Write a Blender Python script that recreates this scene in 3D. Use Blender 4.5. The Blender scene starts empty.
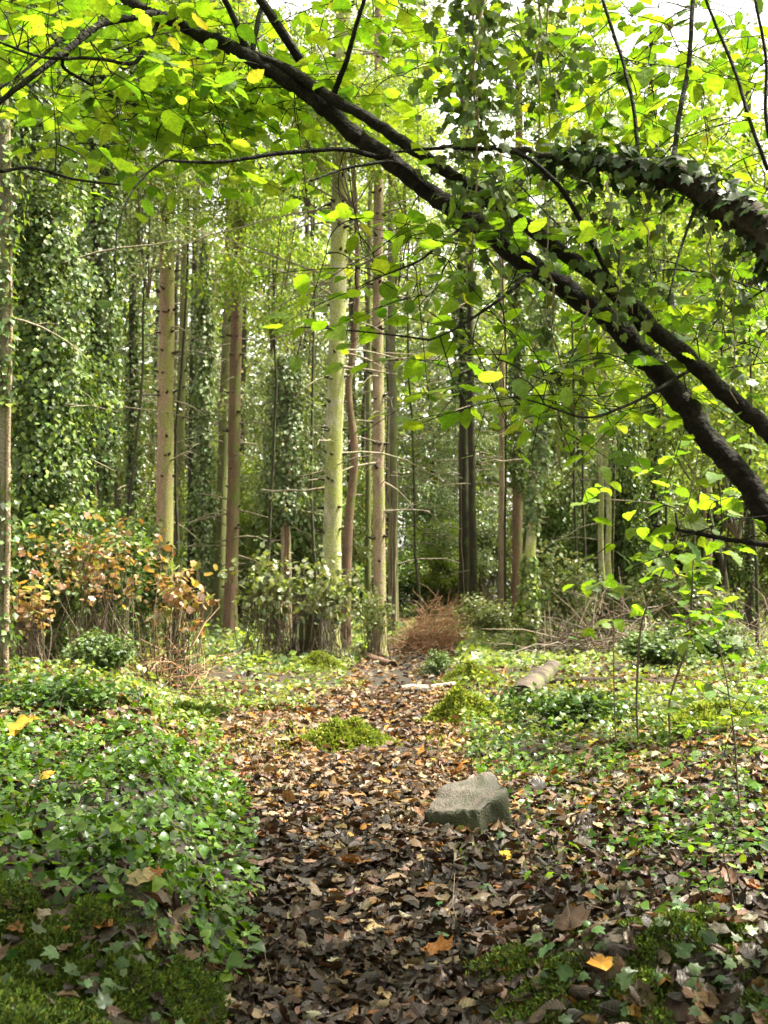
import bpy, math
import numpy as np

RNG = np.random.default_rng(7)
SC = bpy.context.scene
COL = SC.collection
F = 1098.0                      # focal length in pixels of the 768 x 1024 frame
HORIZON = 585.0
CAMZ = 1.3
PITCH = math.atan((HORIZON - 512.0) / F)

# ------------------------------------------------------------------ numeric helpers
def norm(v):
    v = np.asarray(v, float)
    return v / np.maximum(np.linalg.norm(v, axis=-1, keepdims=True), 1e-9)

def sstep(t):
    t = np.clip(t, 0, 1)
    return t * t * (3 - 2 * t)

_tab = np.random.default_rng(3).random((256, 256))
def vnoise(x, y):
    xi = np.floor(x).astype(int); yi = np.floor(y).astype(int)
    fx = x - xi; fy = y - yi
    fx = fx * fx * (3 - 2 * fx); fy = fy * fy * (3 - 2 * fy)
    a = _tab[xi % 256, yi % 256]; b = _tab[(xi + 1) % 256, yi % 256]
    c = _tab[xi % 256, (yi + 1) % 256]; d = _tab[(xi + 1) % 256, (yi + 1) % 256]
    return (a * (1 - fx) + b * fx) * (1 - fy) + (c * (1 - fx) + d * fx) * fy - 0.5

def fbm(x, y, o=3):
    s = 0; a = 1
    for i in range(o):
        s = s + a * vnoise(x * 2 ** i + 17.3 * i, y * 2 ** i + 9.1 * i); a *= 0.5
    return s

def P(px, py, d):
    """Point seen at pixel (px, py) that lies d metres ahead of the camera."""
    x = (px - 384.0) / F; y = -(py - 512.0) / F
    c, s = math.cos(PITCH), math.sin(PITCH)
    fwd = c - y * s; up = s + y * c
    return np.array([x / fwd * d, d, CAMZ + up / fwd * d])

def PX(px, d):
    return P(px, HORIZON, d)[0]

# ------------------------------------------------------------------ the lie of the land
_pe_y = [1.0, 3.2, 4.5, 6, 8, 12, 16, 22, 40]
_pe_x = [-0.36, -0.42, -0.55, -0.72, -1.1, -1.9, -2.4, -4, -9]
def path_x(y):
    return np.interp(y, [0, 3.2, 6.6, 9.2, 13.6, 18, 24, 40], [0.0, -0.04, -0.20, -0.10, 0.2, 0.3, 0.9, 3.0])

def height(x, y):
    x = np.asarray(x, float); y = np.asarray(y, float)
    xe = np.interp(y, _pe_y, _pe_x)
    A = np.interp(y, [1.0, 2.2, 2.8, 3.6, 6, 9, 13, 18, 26], [0.02, 0.08, 0.20, 0.29, 0.30, 0.38, 0.33, 0.14, 0.0])
    w = np.interp(y, [2, 4, 8, 20], [0.22, 0.42, 0.9, 2.5])
    lump = 1 + 0.5 * fbm(x * 1.7 + 5, y * 1.7, 3)
    h = A * sstep((xe - x) / w) * lump
    h = h + .13 * sstep((xe - x) / .3) * fbm(x * 4.3 + 2, y * 4.3, 3) * np.interp(y, [2, 3, 4.5, 6], [1, 1, .6, 0])
    h = h + 0.20 * np.exp(-((x - 0.66) / 0.36) ** 2 - ((y - 3.42) / 0.34) ** 2)
    h = h + 0.21 * np.exp(-((x - 1.25) / 0.42) ** 2 - ((y - 3.30) / 0.38) ** 2)
    h = h + 0.18 * sstep((x - 0.7) / 2.2) * np.interp(y, [3, 4.5, 12, 20], [0, 1, 1, 0])
    pm = np.exp(-((x - path_x(y)) / 0.6) ** 2)
    h = h + (0.09 * fbm(x * 0.9, y * 0.9, 2) + 0.03 * fbm(x * 4.5, y * 4.5, 2)) * (1 - 0.6 * pm)
    h = h - 0.04 * pm
    far = sstep((y - 22) / 30)
    return h + far * (0.5 * fbm(x * 0.12, y * 0.12, 2) + 0.2)

def GP(px, py):
    """Where the sight line through a pixel meets the ground."""
    a = 1.5; lo = None
    for d in np.geomspace(1.8, 70, 400):
        p = P(px, py, d)
        if p[2] <= float(height(p[0], p[1])):
            return np.array([p[0], p[1], float(height(p[0], p[1]))])
    p = P(px, py, 60); p[2] = float(height(p[0], p[1])); return p

# ------------------------------------------------------------------ mesh collector
class MB:
    def __init__(s):
        s.v = []; s.t = []; s.q = []; s.tm = []; s.qm = []; s.c = []; s.uv = []; s.n = 0
    def add(s, v, tris=None, quads=None, col=(0.5, 0.5, 0.5), mat=0, uv=None):
        v = np.asarray(v, np.float32).reshape(-1, 3); k = len(v)
        s.v.append(v)
        c = np.asarray(col, np.float32)
        s.c.append(np.broadcast_to(c, (k, 3)).astype(np.float32))
        s.uv.append(np.zeros((k, 2), np.float32) if uv is None else np.asarray(uv, np.float32).reshape(-1, 2))
        if tris is not None and len(tris):
            t = np.asarray(tris, np.int32).reshape(-1, 3) + s.n; s.t.append(t); s.tm.append(np.full(len(t), mat, np.int32))
        if quads is not None and len(quads):
            q = np.asarray(quads, np.int32).reshape(-1, 4) + s.n; s.q.append(q); s.qm.append(np.full(len(q), mat, np.int32))
        s.n += k
    def leaves(s, T, pos, R, scale, col, mat=0):
        """Many copies of a leaf template T = (verts, tris, uv)."""
        V, tri, uv = T
        N = len(pos)
        if N == 0: return
        scale = np.broadcast_to(np.asarray(scale, float), (N,)) if np.ndim(scale) < 2 else scale
        sv = V[None] * (scale[:, None, None] if np.ndim(scale) == 1 else scale[:, None, :])
        W = np.einsum('nij,nkj->nki', R, sv) + np.asarray(pos)[:, None, :]
        k = len(V)
        tris = (tri[None] + (np.arange(N) * k)[:, None, None]).reshape(-1, 3)
        c = np.repeat(np.broadcast_to(np.asarray(col, float), (N, 3)), k, axis=0)
        s.add(W.reshape(-1, 3), tris=tris, col=c, mat=mat, uv=np.tile(uv, (N, 1)))
    def tube(s, pts, rad, sides=8, col=(0.5, 0.5, 0.5), mat=0, cap=True, wob=0.0, rng=None):
        pts = np.asarray(pts, float); n = len(pts)
        rad = np.broadcast_to(np.asarray(rad, float), (n,))
        tg = np.gradient(pts, axis=0) if n > 2 else np.repeat((pts[1] - pts[0])[None], n, 0)
        tg = norm(tg)
        ref = np.array([0, 0, 1.0]) if abs(tg[0][2]) < 0.9 else np.array([1.0, 0, 0])
        u = np.zeros_like(pts); a = norm(np.cross(tg[0], ref)); 
        for i in range(n):
            a = norm(a - tg[i] * np.dot(a, tg[i])); u[i] = a
        w = np.cross(tg, u)
        th = np.linspace(0, 2 * np.pi, sides, endpoint=False)
        rr = rad[:, None] * np.ones((n, sides))
        if wob and rng is not None:
            rr = rr * (1 + wob * (rng.random((n, sides)) - 0.5) + wob * 0.8 * (rng.random((1, sides)) - 0.5))
        V = pts[:, None] + rr[..., None] * (np.cos(th)[None, :, None] * u[:, None] + np.sin(th)[None, :, None] * w[:, None])
        i = np.arange(n - 1)[:, None] * sides; j = np.arange(sides)[None]
        a0 = i + j; a1 = i + (j + 1) % sides
        Q = np.stack([a0, a1, a1 + sides, a0 + sides], -1).reshape(-1, 4)
        V = V.reshape(-1, 3)
        tr = None
        if cap:
            V = np.vstack([V, pts[0], pts[-1]]); b = n * sides; e = (n - 1) * sides; jj = np.arange(sides)
            tr = np.vstack([np.stack([np.full(sides, b), (jj + 1) % sides, jj], -1),
                            np.stack([np.full(sides, b + 1), e + jj, e + (jj + 1) % sides], -1)])
        s.add(V, tris=tr, quads=Q, col=col, mat=mat)
    def mesh(s, name, mats, smooth=True):
        me = bpy.data.meshes.new(name)
        if s.n == 0:
            return me
        v = np.vstack(s.v)
        t = np.vstack(s.t) if s.t else np.zeros((0, 3), np.int32)
        q = np.vstack(s.q) if s.q else np.zeros((0, 4), np.int32)
        mi = np.concatenate([*s.tm, *s.qm]) if (s.tm or s.qm) else np.zeros(0, np.int32)
        nl = t.size + q.size; nf = len(t) + len(q)
        me.vertices.add(len(v)); me.vertices.foreach_set('co', v.ravel())
        me.loops.add(nl)
        li = np.concatenate([t.ravel(), q.ravel()]).astype(np.int32)
        me.loops.foreach_set('vertex_index', li)
        me.polygons.add(nf)
        st = np.concatenate([np.arange(len(t)) * 3, t.size + np.arange(len(q)) * 4]).astype(np.int32)
        me.polygons.foreach_set('loop_start', st)
        me.polygons.foreach_set('material_index', mi)
        me.polygons.foreach_set('use_smooth', np.full(nf, smooth))
        c = np.vstack(s.c); ca = np.ones((len(c), 4), np.float32); ca[:, :3] = c
        at = me.color_attributes.new('Col', 'FLOAT_COLOR', 'POINT'); at.data.foreach_set('color', ca.ravel())
        uvl = me.uv_layers.new(name='UVMap'); uvl.data.foreach_set('uv', np.vstack(s.uv)[li].ravel().astype(np.float32))
        for m in mats: me.materials.append(m)
        me.update(calc_edges=True); me.validate()
        return me
    def build(s, name, mats, parent=None, smooth=True):
        mats = mats if isinstance(mats, (list, tuple)) else [mats]
        return link(name, s.mesh(name, mats, smooth), parent)

def link(name, data, parent=None):
    o = bpy.data.objects.new(name, data); COL.objects.link(o)
    if parent is not None: o.parent = parent
    return o

def tag(o, label=None, cat=None, group=None, kind=None):
    if label: o['label'] = label
    if cat: o['category'] = cat
    if group: o['group'] = group
    if kind: o['kind'] = kind
    return o

def thing(name, label, cat, loc=(0, 0, 0), group=None):
    o = link(name, None); o.location = tuple(float(a) for a in loc); o.empty_display_size = 0.2
    return tag(o, label, cat, group)

def copy_thing(root, loc, rz=0.0, sc=1.0, label=None, group=None):
    r = root.copy(); COL.objects.link(r); r.location = tuple(float(a) for a in loc); r.rotation_euler = (0, 0, rz); r.scale = (sc, sc, sc) if np.ndim(sc) == 0 else tuple(sc)
    if label: r['label'] = label
    if group: r['group'] = group
    for ch in list(root.children):
        c = ch.copy(); COL.objects.link(c); c.parent = r
        for g in list(ch.children):
            k = g.copy(); COL.objects.link(k); k.parent = c
    return r

# ------------------------------------------------------------------ leaf templates: stalk at the origin, blade along +Y, face up +Z
def T_rows(ts, ws, fold=0.12, droop=0.18, wave=0.0):
    V = []; uv = []
    for i, (t, w) in enumerate(zip(ts, ws)):
        z = -droop * t * t
        e = fold * w + wave * math.sin(i * 1.9)
        V += [(-w, t - 0.06 * w, z + e), (0, t, z), (w, t - 0.06 * w, z + e - wave * 0.7)]
        uv += [(0.5 - w, t), (0.5, t), (0.5 + w, t)]
    tri = []
    for i in range(len(ts) - 1):
        a = 3 * i; b = a + 3
        for k in (0, 1):
            tri += [(a + k, a + k + 1, b + k + 1), (a + k, b + k + 1, b + k)]
    return np.array(V, float), np.array(tri, int), np.array(uv, float)

def serr(n, prof, amp):
    ts = np.linspace(0, 1, n)
    ws = np.interp(ts, *zip(*prof)) * (1 + amp * (np.arange(n) % 2 - 0.5))
    return ts, ws
_hz = [(0, .02), (.05, .16), (.15, .27), (.3, .345), (.48, .37), (.64, .33), (.78, .22), (.89, .09), (1, .0)]
HAZEL = [T_rows(*serr(15, _hz, 0.10), fold=f, droop=d, wave=w) for f, d, w in ((.10, .15, .02), (.25, .30, .03), (-.05, .05, .025), (.18, .42, .02))]
_ov = [(0, .02), (.12, .18), (.35, .30), (.6, .28), (.85, .13), (1, .0)]
OVAL = [T_rows(*serr(6, _ov, 0.0), fold=f, droop=d) for f, d in ((.2, .2), (.9, .1), (-.7, -.3), (1.4, .5))]
_ht = [(0, .10), (.06, .36), (.2, .46), (.45, .42), (.72, .26), (1, .0)]
HEART = [T_rows(*serr(6, _ht, 0.0), fold=f, droop=d) for f, d in ((.18, .25), (.35, .35))]
KITE = (np.array([(0, 0, 0), (.42, .40, .08), (0, 1, -.08), (-.42, .40, .08)], float), np.array([(0, 1, 2), (0, 2, 3)]), np.array([(.5, 0), (.8, .4), (.5, 1), (.2, .4)], float))
NEEDLE = (np.array([(0, 0, 0), (.10, .5, .02), (0, 1, -.06), (-.10, .5, .02)], float), np.array([(0, 1, 2), (0, 2, 3)]), np.array([(.5, 0), (.8, .4), (.5, 1), (.2, .4)], float))

def T_fan(pts, seed, curl, rough):
    """A lobed leaf: polar outline around a point a third of the way up the blade."""
    r = np.random.default_rng(seed)
    c = np.array([0, 0.36])
    O = np.array([(rad * math.sin(math.radians(a)), 0.36 + rad * math.cos(math.radians(a))) for a, rad in pts])
    M = c + (O - c) * 0.55
    xy = np.vstack([c[None], M, O])
    d = xy - c
    a0 = r.random() * 6.28
    ax = d @ np.array([math.cos(a0), math.sin(a0)]); bx = d @ np.array([-math.sin(a0), math.cos(a0)])
    z = curl * (1.3 * ax ** 2 + 0.5 * bx ** 2) + rough * r.normal(size=len(xy)) * np.linalg.norm(d, axis=1)
    V = np.column_stack([xy, z])
    n = len(O); t = []
    for i in range(n):
        j = (i + 1) % n
        t += [(0, 1 + i, 1 + j), (1 + i, 1 + n + i, 1 + n + j), (1 + i, 1 + n + j, 1 + j)]
    return V, np.array(t), np.column_stack([xy[:, 0] + .5, xy[:, 1]])
def wrap(T_, ang, c):
    """Roll a leaf about a line through its middle."""
    V, t, uv = T_; V = V.copy(); o = V[:, :2].mean(0)
    a = np.array([math.cos(ang), math.sin(ang)]); b = np.array([-a[1], a[0]])
    u = (V[:, :2] - o) @ a; w = (V[:, :2] - o) @ b
    th = c * u
    un = np.sin(th) / c; z = (1 - np.cos(th)) / abs(c) * np.sign(c)
    V[:, :2] = o + un[:, None] * a + w[:, None] * b; V[:, 2] += z
    return V, t, uv
def sym(half):
    full = list(half) + [(-a, rr) for a, rr in reversed(half) if a not in (0, 180)]
    return full
_syc = sym([(0, .64), (13, .50), (26, .44), (42, .58), (56, .46), (70, .42), (90, .50), (112, .38), (148, .42), (180, .33)])
SYC = [T_fan(_syc, 10 + i, cu, ro) for i, (cu, ro) in enumerate([(.1, .10), (.3, .12), (-.3, .12), (.4, .15), (-.4, .14), (.2, .18), (.5, .16)])]
ROLL = [wrap(SYC[i], a, c) for i, a, c in ((0, .2, 2.2), (1, 1.3, 3.4), (2, -.6, -2.4), (3, .1, 5.0), (4, 2.0, -3.6), (5, .9, 2.8), (6, .0, -4.6), (1, 1.57, 2.0))]
_ivy = sym([(0, .64), (22, .34), (48, .46), (75, .30), (105, .40), (150, .36), (180, .22)])
IVY = [T_fan(_ivy, 30 + i, cu, .06) for i, cu in enumerate((.2, -.5, -.25))]

def basis(nrm, dirv):
    z = norm(nrm); y = norm(dirv - (dirv * z).sum(-1, keepdims=True) * z)
    x = np.cross(y, z)
    return np.stack([x, y, z], -1)

def rdir(n, rng=RNG):
    return norm(rng.normal(size=(n, 3)))

def leafR(n, up=1.0, jit=0.5, out=None, outw=0.0, droop=0.3, rng=RNG):
    nr = np.array([0, 0, up]) + jit * rng.normal(size=(n, 3))
    if out is not None: nr = nr + outw * out
    d = rdir(n, rng); d[:, 2] = -droop + 0.3 * d[:, 2]
    if out is not None: d[:, :2] += 0.6 * out[:, :2]
    return basis(nr, d)

def pal(n, cols, jit=0.15, rng=RNG):
    w = np.array([c[1] for c in cols], float); w /= w.sum()
    k = rng.choice(len(cols), n, p=w)
    c = np.array([c[0] for c in cols], float)[k]
    return np.clip(c * (1 + jit * rng.normal(size=(n, 1))) * (1 + 0.4 * jit * rng.normal(size=(n, 3))), 0.004, 0.9)

# ------------------------------------------------------------------ materials
def nt(m):
    m.use_nodes = True
    t = m.node_tree; t.nodes.clear()
    return t, t.nodes, t.links

def leafmat(name, trans=0.4, rough=0.45, tmul=(1.5, 1.5, 0.7), veins=0.0, spots=0.0, spec=0.5, rndv=0.25, bump=0.0):
    m = bpy.data.materials.new(name); t, N, L = nt(m)
    at = N.new('ShaderNodeAttribute'); at.attribute_name = 'Col'
    oi = N.new('ShaderNodeObjectInfo')
    mr = N.new('ShaderNodeMapRange'); mr.inputs[3].default_value = 1 - rndv; mr.inputs[4].default_value = 1 + rndv
    L.new(oi.outputs['Random'], mr.inputs[0])
    vm = N.new('ShaderNodeVectorMath'); vm.operation = 'SCALE'
    L.new(at.outputs['Color'], vm.inputs[0]); L.new(mr.outputs[0], vm.inputs['Scale'])
    col = vm.outputs[0]
    geo = N.new('ShaderNodeNewGeometry')
    nz = N.new('ShaderNodeTexNoise'); nz.inputs['Scale'].default_value = 60.0; nz.inputs['Detail'].default_value = 3
    L.new(geo.outputs['Position'], nz.inputs['Vector'])
    m2 = N.new('ShaderNodeMapRange'); m2.inputs[1].default_value = .3; m2.inputs[2].default_value = .7; m2.inputs[3].default_value = .75; m2.inputs[4].default_value = 1.2
    L.new(nz.outputs['Fac'], m2.inputs[0])
    v2 = N.new('ShaderNodeVectorMath'); v2.operation = 'SCALE'; L.new(col, v2.inputs[0]); L.new(m2.outputs[0], v2.inputs['Scale']); col = v2.outputs[0]
    hgt = None
    if veins:
        uv = N.new('ShaderNodeUVMap'); sp = N.new('ShaderNodeSeparateXYZ'); L.new(uv.outputs[0], sp.inputs[0])
        a = N.new('ShaderNodeMath'); a.operation = 'SUBTRACT'; L.new(sp.outputs[0], a.inputs[0]); a.inputs[1].default_value = .5
        b = N.new('ShaderNodeMath'); b.operation = 'ABSOLUTE'; L.new(a.outputs[0], b.inputs[0])
        c = N.new('ShaderNodeMath'); c.operation = 'MULTIPLY_ADD'; L.new(b.outputs[0], c.inputs[0]); c.inputs[1].default_value = -.8; L.new(sp.outputs[1], c.inputs[2])
        d = N.new('ShaderNodeMath'); d.operation = 'MULTIPLY'; L.new(c.outputs[0], d.inputs[0]); d.inputs[1].default_value = 44.0
        e = N.new('ShaderNodeMath'); e.operation = 'SINE'; L.new(d.outputs[0], e.inputs[0])
        f = N.new('ShaderNodeMapRange'); L.new(e.outputs[0], f.inputs[0]); f.inputs[1].default_value = .8; f.inputs[2].default_value = 1.0
        g = N.new('ShaderNodeMapRange'); L.new(b.outputs[0], g.inputs[0]); g.inputs[1].default_value = .0; g.inputs[2].default_value = .022; g.inputs[3].default_value = 1; g.inputs[4].default_value = 0
        h = N.new('ShaderNodeMath'); h.operation = 'MAXIMUM'; L.new(f.outputs[0], h.inputs[0]); L.new(g.outputs[0], h.inputs[1])
        k = N.new('ShaderNodeMapRange'); L.new(h.outputs[0], k.inputs[0]); k.inputs[3].default_value = 1.0; k.inputs[4].default_value = 1.0 - veins
        v3 = N.new('ShaderNodeVectorMath'); v3.operation = 'SCALE'; L.new(col, v3.inputs[0]); L.new(k.outputs[0], v3.inputs['Scale']); col = v3.outputs[0]
        hgt = h.outputs[0]
    if spots:
        n2 = N.new('ShaderNodeTexNoise'); n2.inputs['Scale'].default_value = 170.0; n2.inputs['Detail'].default_value = 1
        L.new(geo.outputs['Position'], n2.inputs['Vector'])
        r = N.new('ShaderNodeMapRange'); L.new(n2.outputs['Fac'], r.inputs[0]); r.inputs[1].default_value = .70; r.inputs[2].default_value = .76; r.inputs[4].default_value = spots
        mx = N.new('ShaderNodeMix'); mx.data_type = 'RGBA'; L.new(r.outputs[0], mx.inputs[0]); L.new(col, mx.inputs[6]); mx.inputs[7].default_value = (.02, .015, .008, 1); col = mx.outputs[2]
    pr = N.new('ShaderNodeBsdfPrincipled'); L.new(col, pr.inputs['Base Color']); pr.inputs['Roughness'].default_value = rough
    pr.inputs['Specular IOR Level'].default_value = spec
    if bump:
        bp = N.new('ShaderNodeBump'); bp.inputs['Strength'].default_value = bump; bp.inputs['Distance'].default_value = .004
        L.new(hgt if hgt is not None else nz.outputs['Fac'], bp.inputs['Height']); L.new(bp.outputs[0], pr.inputs['Normal'])
    tl = N.new('ShaderNodeBsdfTranslucent')
    mu = N.new('ShaderNodeVectorMath'); mu.operation = 'MULTIPLY'; L.new(col, mu.inputs[0]); mu.inputs[1].default_value = tmul
    L.new(mu.outputs[0], tl.inputs['Color'])
    ms = N.new('ShaderNodeMixShader'); ms.inputs[0].default_value = trans
    L.new(pr.outputs[0], ms.inputs[1]); L.new(tl.outputs[0], ms.inputs[2])
    out = N.new('ShaderNodeOutputMaterial'); L.new(ms.outputs[0], out.inputs['Surface'])
    return m

def bark(name, c1, c2, moss=(.10, .13, .025), amt=0.5, side=(0.7, -0.5, 0.3), sidew=0.25, zs=0.25, scale=9.0, rough=0.9, bump=0.6):
    """Bark: two tones in upright streaks, lichen flecks and moss that favours one side."""
    m = bpy.data.materials.new(name); t, N, L = nt(m)
    tc = N.new('ShaderNodeNewGeometry')
    mp = N.new('ShaderNodeMapping'); mp.inputs['Scale'].default_value = (1, 1, zs); L.new(tc.outputs['Position'], mp.inputs['Vector'])
    n1 = N.new('ShaderNodeTexNoise'); n1.inputs['Scale'].default_value = scale; n1.inputs['Detail'].default_value = 6; n1.inputs['Roughness'].default_value = .65; L.new(mp.outputs[0], n1.inputs['Vector'])
    r1 = N.new('ShaderNodeMapRange'); r1.inputs[1].default_value = .35; r1.inputs[2].default_value = .65; L.new(n1.outputs['Fac'], r1.inputs[0])
    mx = N.new('ShaderNodeMix'); mx.data_type = 'RGBA'; L.new(r1.outputs[0], mx.inputs[0]); mx.inputs[6].default_value = (*c1, 1); mx.inputs[7].default_value = (*c2, 1)
    n2 = N.new('ShaderNodeTexNoise'); n2.inputs['Scale'].default_value = 2.6; n2.inputs['Detail'].default_value = 5; n2.inputs['Roughness'].default_value = .7; L.new(tc.outputs['Position'], n2.inputs['Vector'])
    dt = N.new('ShaderNodeVectorMath'); dt.operation = 'DOT_PRODUCT'; L.new(tc.outputs['Normal'], dt.inputs[0]); dt.inputs[1].default_value = tuple(norm(np.array(side)))
    ma = N.new('ShaderNodeMath'); ma.operation = 'MULTIPLY_ADD'; L.new(dt.outputs['Value'], ma.inputs[0]); ma.inputs[1].default_value = sidew; L.new(n2.outputs['Fac'], ma.inputs[2])
    r2 = N.new('ShaderNodeMapRange'); L.new(ma.outputs[0], r2.inputs[0]); r2.inputs[1].default_value = .85 - amt * .6; r2.inputs[2].default_value = 1.05 - amt * .6
    mm = N.new('ShaderNodeMix'); mm.data_type = 'RGBA'; L.new(r2.outputs[0], mm.inputs[0]); L.new(mx.outputs[2], mm.inputs[6]); mm.inputs[7].default_value = (*moss, 1)
    n3 = N.new('ShaderNodeTexNoise'); n3.inputs['Scale'].default_value = 45; n3.inputs['Detail'].default_value = 4; L.new(tc.outputs['Position'], n3.inputs['Vector'])
    r3 = N.new('ShaderNodeMapRange'); r3.inputs[1].default_value = .3; r3.inputs[2].default_value = .7; r3.inputs[3].default_value = .6; r3.inputs[4].default_value = 1.35; L.new(n3.outputs['Fac'], r3.inputs[0])
    sc = N.new('ShaderNodeVectorMath'); sc.operation = 'SCALE'; L.new(mm.outputs[2], sc.inputs[0]); L.new(r3.outputs[0], sc.inputs['Scale'])
    pr = N.new('ShaderNodeBsdfPrincipled'); L.new(sc.outputs[0], pr.inputs['Base Color']); pr.inputs['Roughness'].default_value = rough; pr.inputs['Specular IOR Level'].default_value = .25
    bp = N.new('ShaderNodeBump'); bp.inputs['Strength'].default_value = bump; bp.inputs['Distance'].default_value = .03
    ad = N.new('ShaderNodeMath'); ad.operation = 'ADD'; L.new(n1.outputs['Fac'], ad.inputs[0]); L.new(n3.outputs['Fac'], ad.inputs[1]); L.new(ad.outputs[0], bp.inputs['Height'])
    L.new(bp.outputs[0], pr.inputs['Normal'])
    out = N.new('ShaderNodeOutputMaterial'); L.new(pr.outputs[0], out.inputs['Surface'])
    return m

def soil(name, cols, scale=3.0, rough=0.75, spec=.4):
    m = bpy.data.materials.new(name); t, N, L = nt(m)
    g = N.new('ShaderNodeNewGeometry')
    n1 = N.new('ShaderNodeTexNoise'); n1.inputs['Scale'].default_value = scale; n1.inputs['Detail'].default_value = 8; n1.inputs['Roughness'].default_value = .7; L.new(g.outputs['Position'], n1.inputs['Vector'])
    rp = N.new('ShaderNodeValToRGB'); L.new(n1.outputs['Fac'], rp.inputs[0])
    e = rp.color_ramp.elements
    e[0].position = .35; e[0].color = (*cols[0], 1); e[1].position = .68; e[1].color = (*cols[-1], 1)
    for i, c in enumerate(cols[1:-1]):
        k = e.new(.35 + .33 * (i + 1) / (len(cols) - 1)); k.color = (*c, 1)
    n2 = N.new('ShaderNodeTexNoise'); n2.inputs['Scale'].default_value = 38; n2.inputs['Detail'].default_value = 5; L.new(g.outputs['Position'], n2.inputs['Vector'])
    r3 = N.new('ShaderNodeMapRange'); r3.inputs[1].default_value = .3; r3.inputs[2].default_value = .7; r3.inputs[3].default_value = .5; r3.inputs[4].default_value = 1.4; L.new(n2.outputs['Fac'], r3.inputs[0])
    sc = N.new('ShaderNodeVectorMath'); sc.operation = 'SCALE'; L.new(rp.outputs[0], sc.inputs[0]); L.new(r3.outputs[0], sc.inputs['Scale'])
    pr = N.new('ShaderNodeBsdfPrincipled'); L.new(sc.outputs[0], pr.inputs['Base Color']); pr.inputs['Roughness'].default_value = rough; pr.inputs['Specular IOR Level'].default_value = spec
    bp = N.new('ShaderNodeBump'); bp.inputs['Strength'].default_value = .9; bp.inputs['Distance'].default_value = .03; L.new(n2.outputs['Fac'], bp.inputs['Height']); L.new(bp.outputs[0], pr.inputs['Normal'])
    out = N.new('ShaderNodeOutputMaterial'); L.new(pr.outputs[0], out.inputs['Surface'])
    return m

M_HAZEL = leafmat('hazel_leaf', trans=.60, rough=.5, tmul=(1.75, 1.68, .48), veins=.35, spots=.7, rndv=.0, bump=.4)
M_SHRUB = leafmat('shrub_leaf', trans=.35, rough=.35, tmul=(1.4, 1.4, .6), spec=.6)
M_IVY = leafmat('ivy_leaf', trans=.24, rough=.46, tmul=(1.5, 1.5, .5), spec=.34, rndv=.2)
M_CROWN = leafmat('canopy_leaf', trans=.5, rough=.5, tmul=(1.3, 1.32, .6), rndv=.2)
M_NEEDLE = leafmat('needle', trans=.2, rough=.5, tmul=(1.3, 1.3, .7), rndv=.2)
M_LITTER = leafmat('dead_leaf', trans=.12, rough=.46, tmul=(1.3, 1.0, .6), veins=.28, spots=.5, rndv=0, bump=.5, spec=.30)
M_GREEN = leafmat('ground_leaf', trans=.32, rough=.36, tmul=(1.5, 1.5, .35), spec=.36, rndv=0)
M_MOSS = leafmat('moss_frond', trans=.3, rough=.8, tmul=(1.3, 1.3, .6), spec=.2, rndv=.1)
M_DRY = leafmat('dry_twig', trans=.0, rough=.85, tmul=(1, 1, 1), spec=.2, rndv=.1)
B_PINK = bark('conifer_bark_pink', (.40, .27, .19), (.26, .165, .11), moss=(.27, .26, .09), amt=.48, sidew=.32)
B_RED = bark('conifer_bark_red', (.20, .12, .08), (.11, .07, .048), moss=(.12, .14, .035), amt=.36)
B_TAN = bark('conifer_bark_tan', (.38, .28, .20), (.21, .15, .105), moss=(.24, .25, .08), amt=.38)
B_PALE = bark('pale_lichen_bark', (.46, .43, .30), (.22, .20, .12), moss=(.27, .29, .085), amt=.72, sidew=.12, scale=6, zs=.5)
B_MOSSY = bark('mossy_bark', (.15, .12, .08), (.08, .065, .04), moss=(.14, .15, .05), amt=.68)
B_DARK = bark('dark_bark', (.06, .047, .035), (.026, .021, .016), moss=(.07, .085, .025), amt=.38)
B_GREY = bark('grey_bark', (.20, .175, .13), (.10, .085, .06), moss=(.14, .16, .05), amt=.45)
B_HAZEL = bark('hazel_bark', (.018, .0135, .010), (.006, .0048, .004), moss=(.02, .023, .008), amt=.3, scale=22, zs=.6, bump=1.0)  # near-black: the backlit stems' silhouette is put into the bark colour
B_VINE = bark('vine_bark', (.36, .28, .19), (.22, .16, .10), moss=(.2, .2, .08), amt=.2)
B_TWIG = bark('twig_bark', (.16, .12, .085), (.08, .06, .04), moss=(.12, .12, .05), amt=.2)
B_DEADTWIG = bark('dead_twig_bark', (.32, .27, .20), (.17, .135, .10), moss=(.16, .18, .07), amt=.35)

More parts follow.
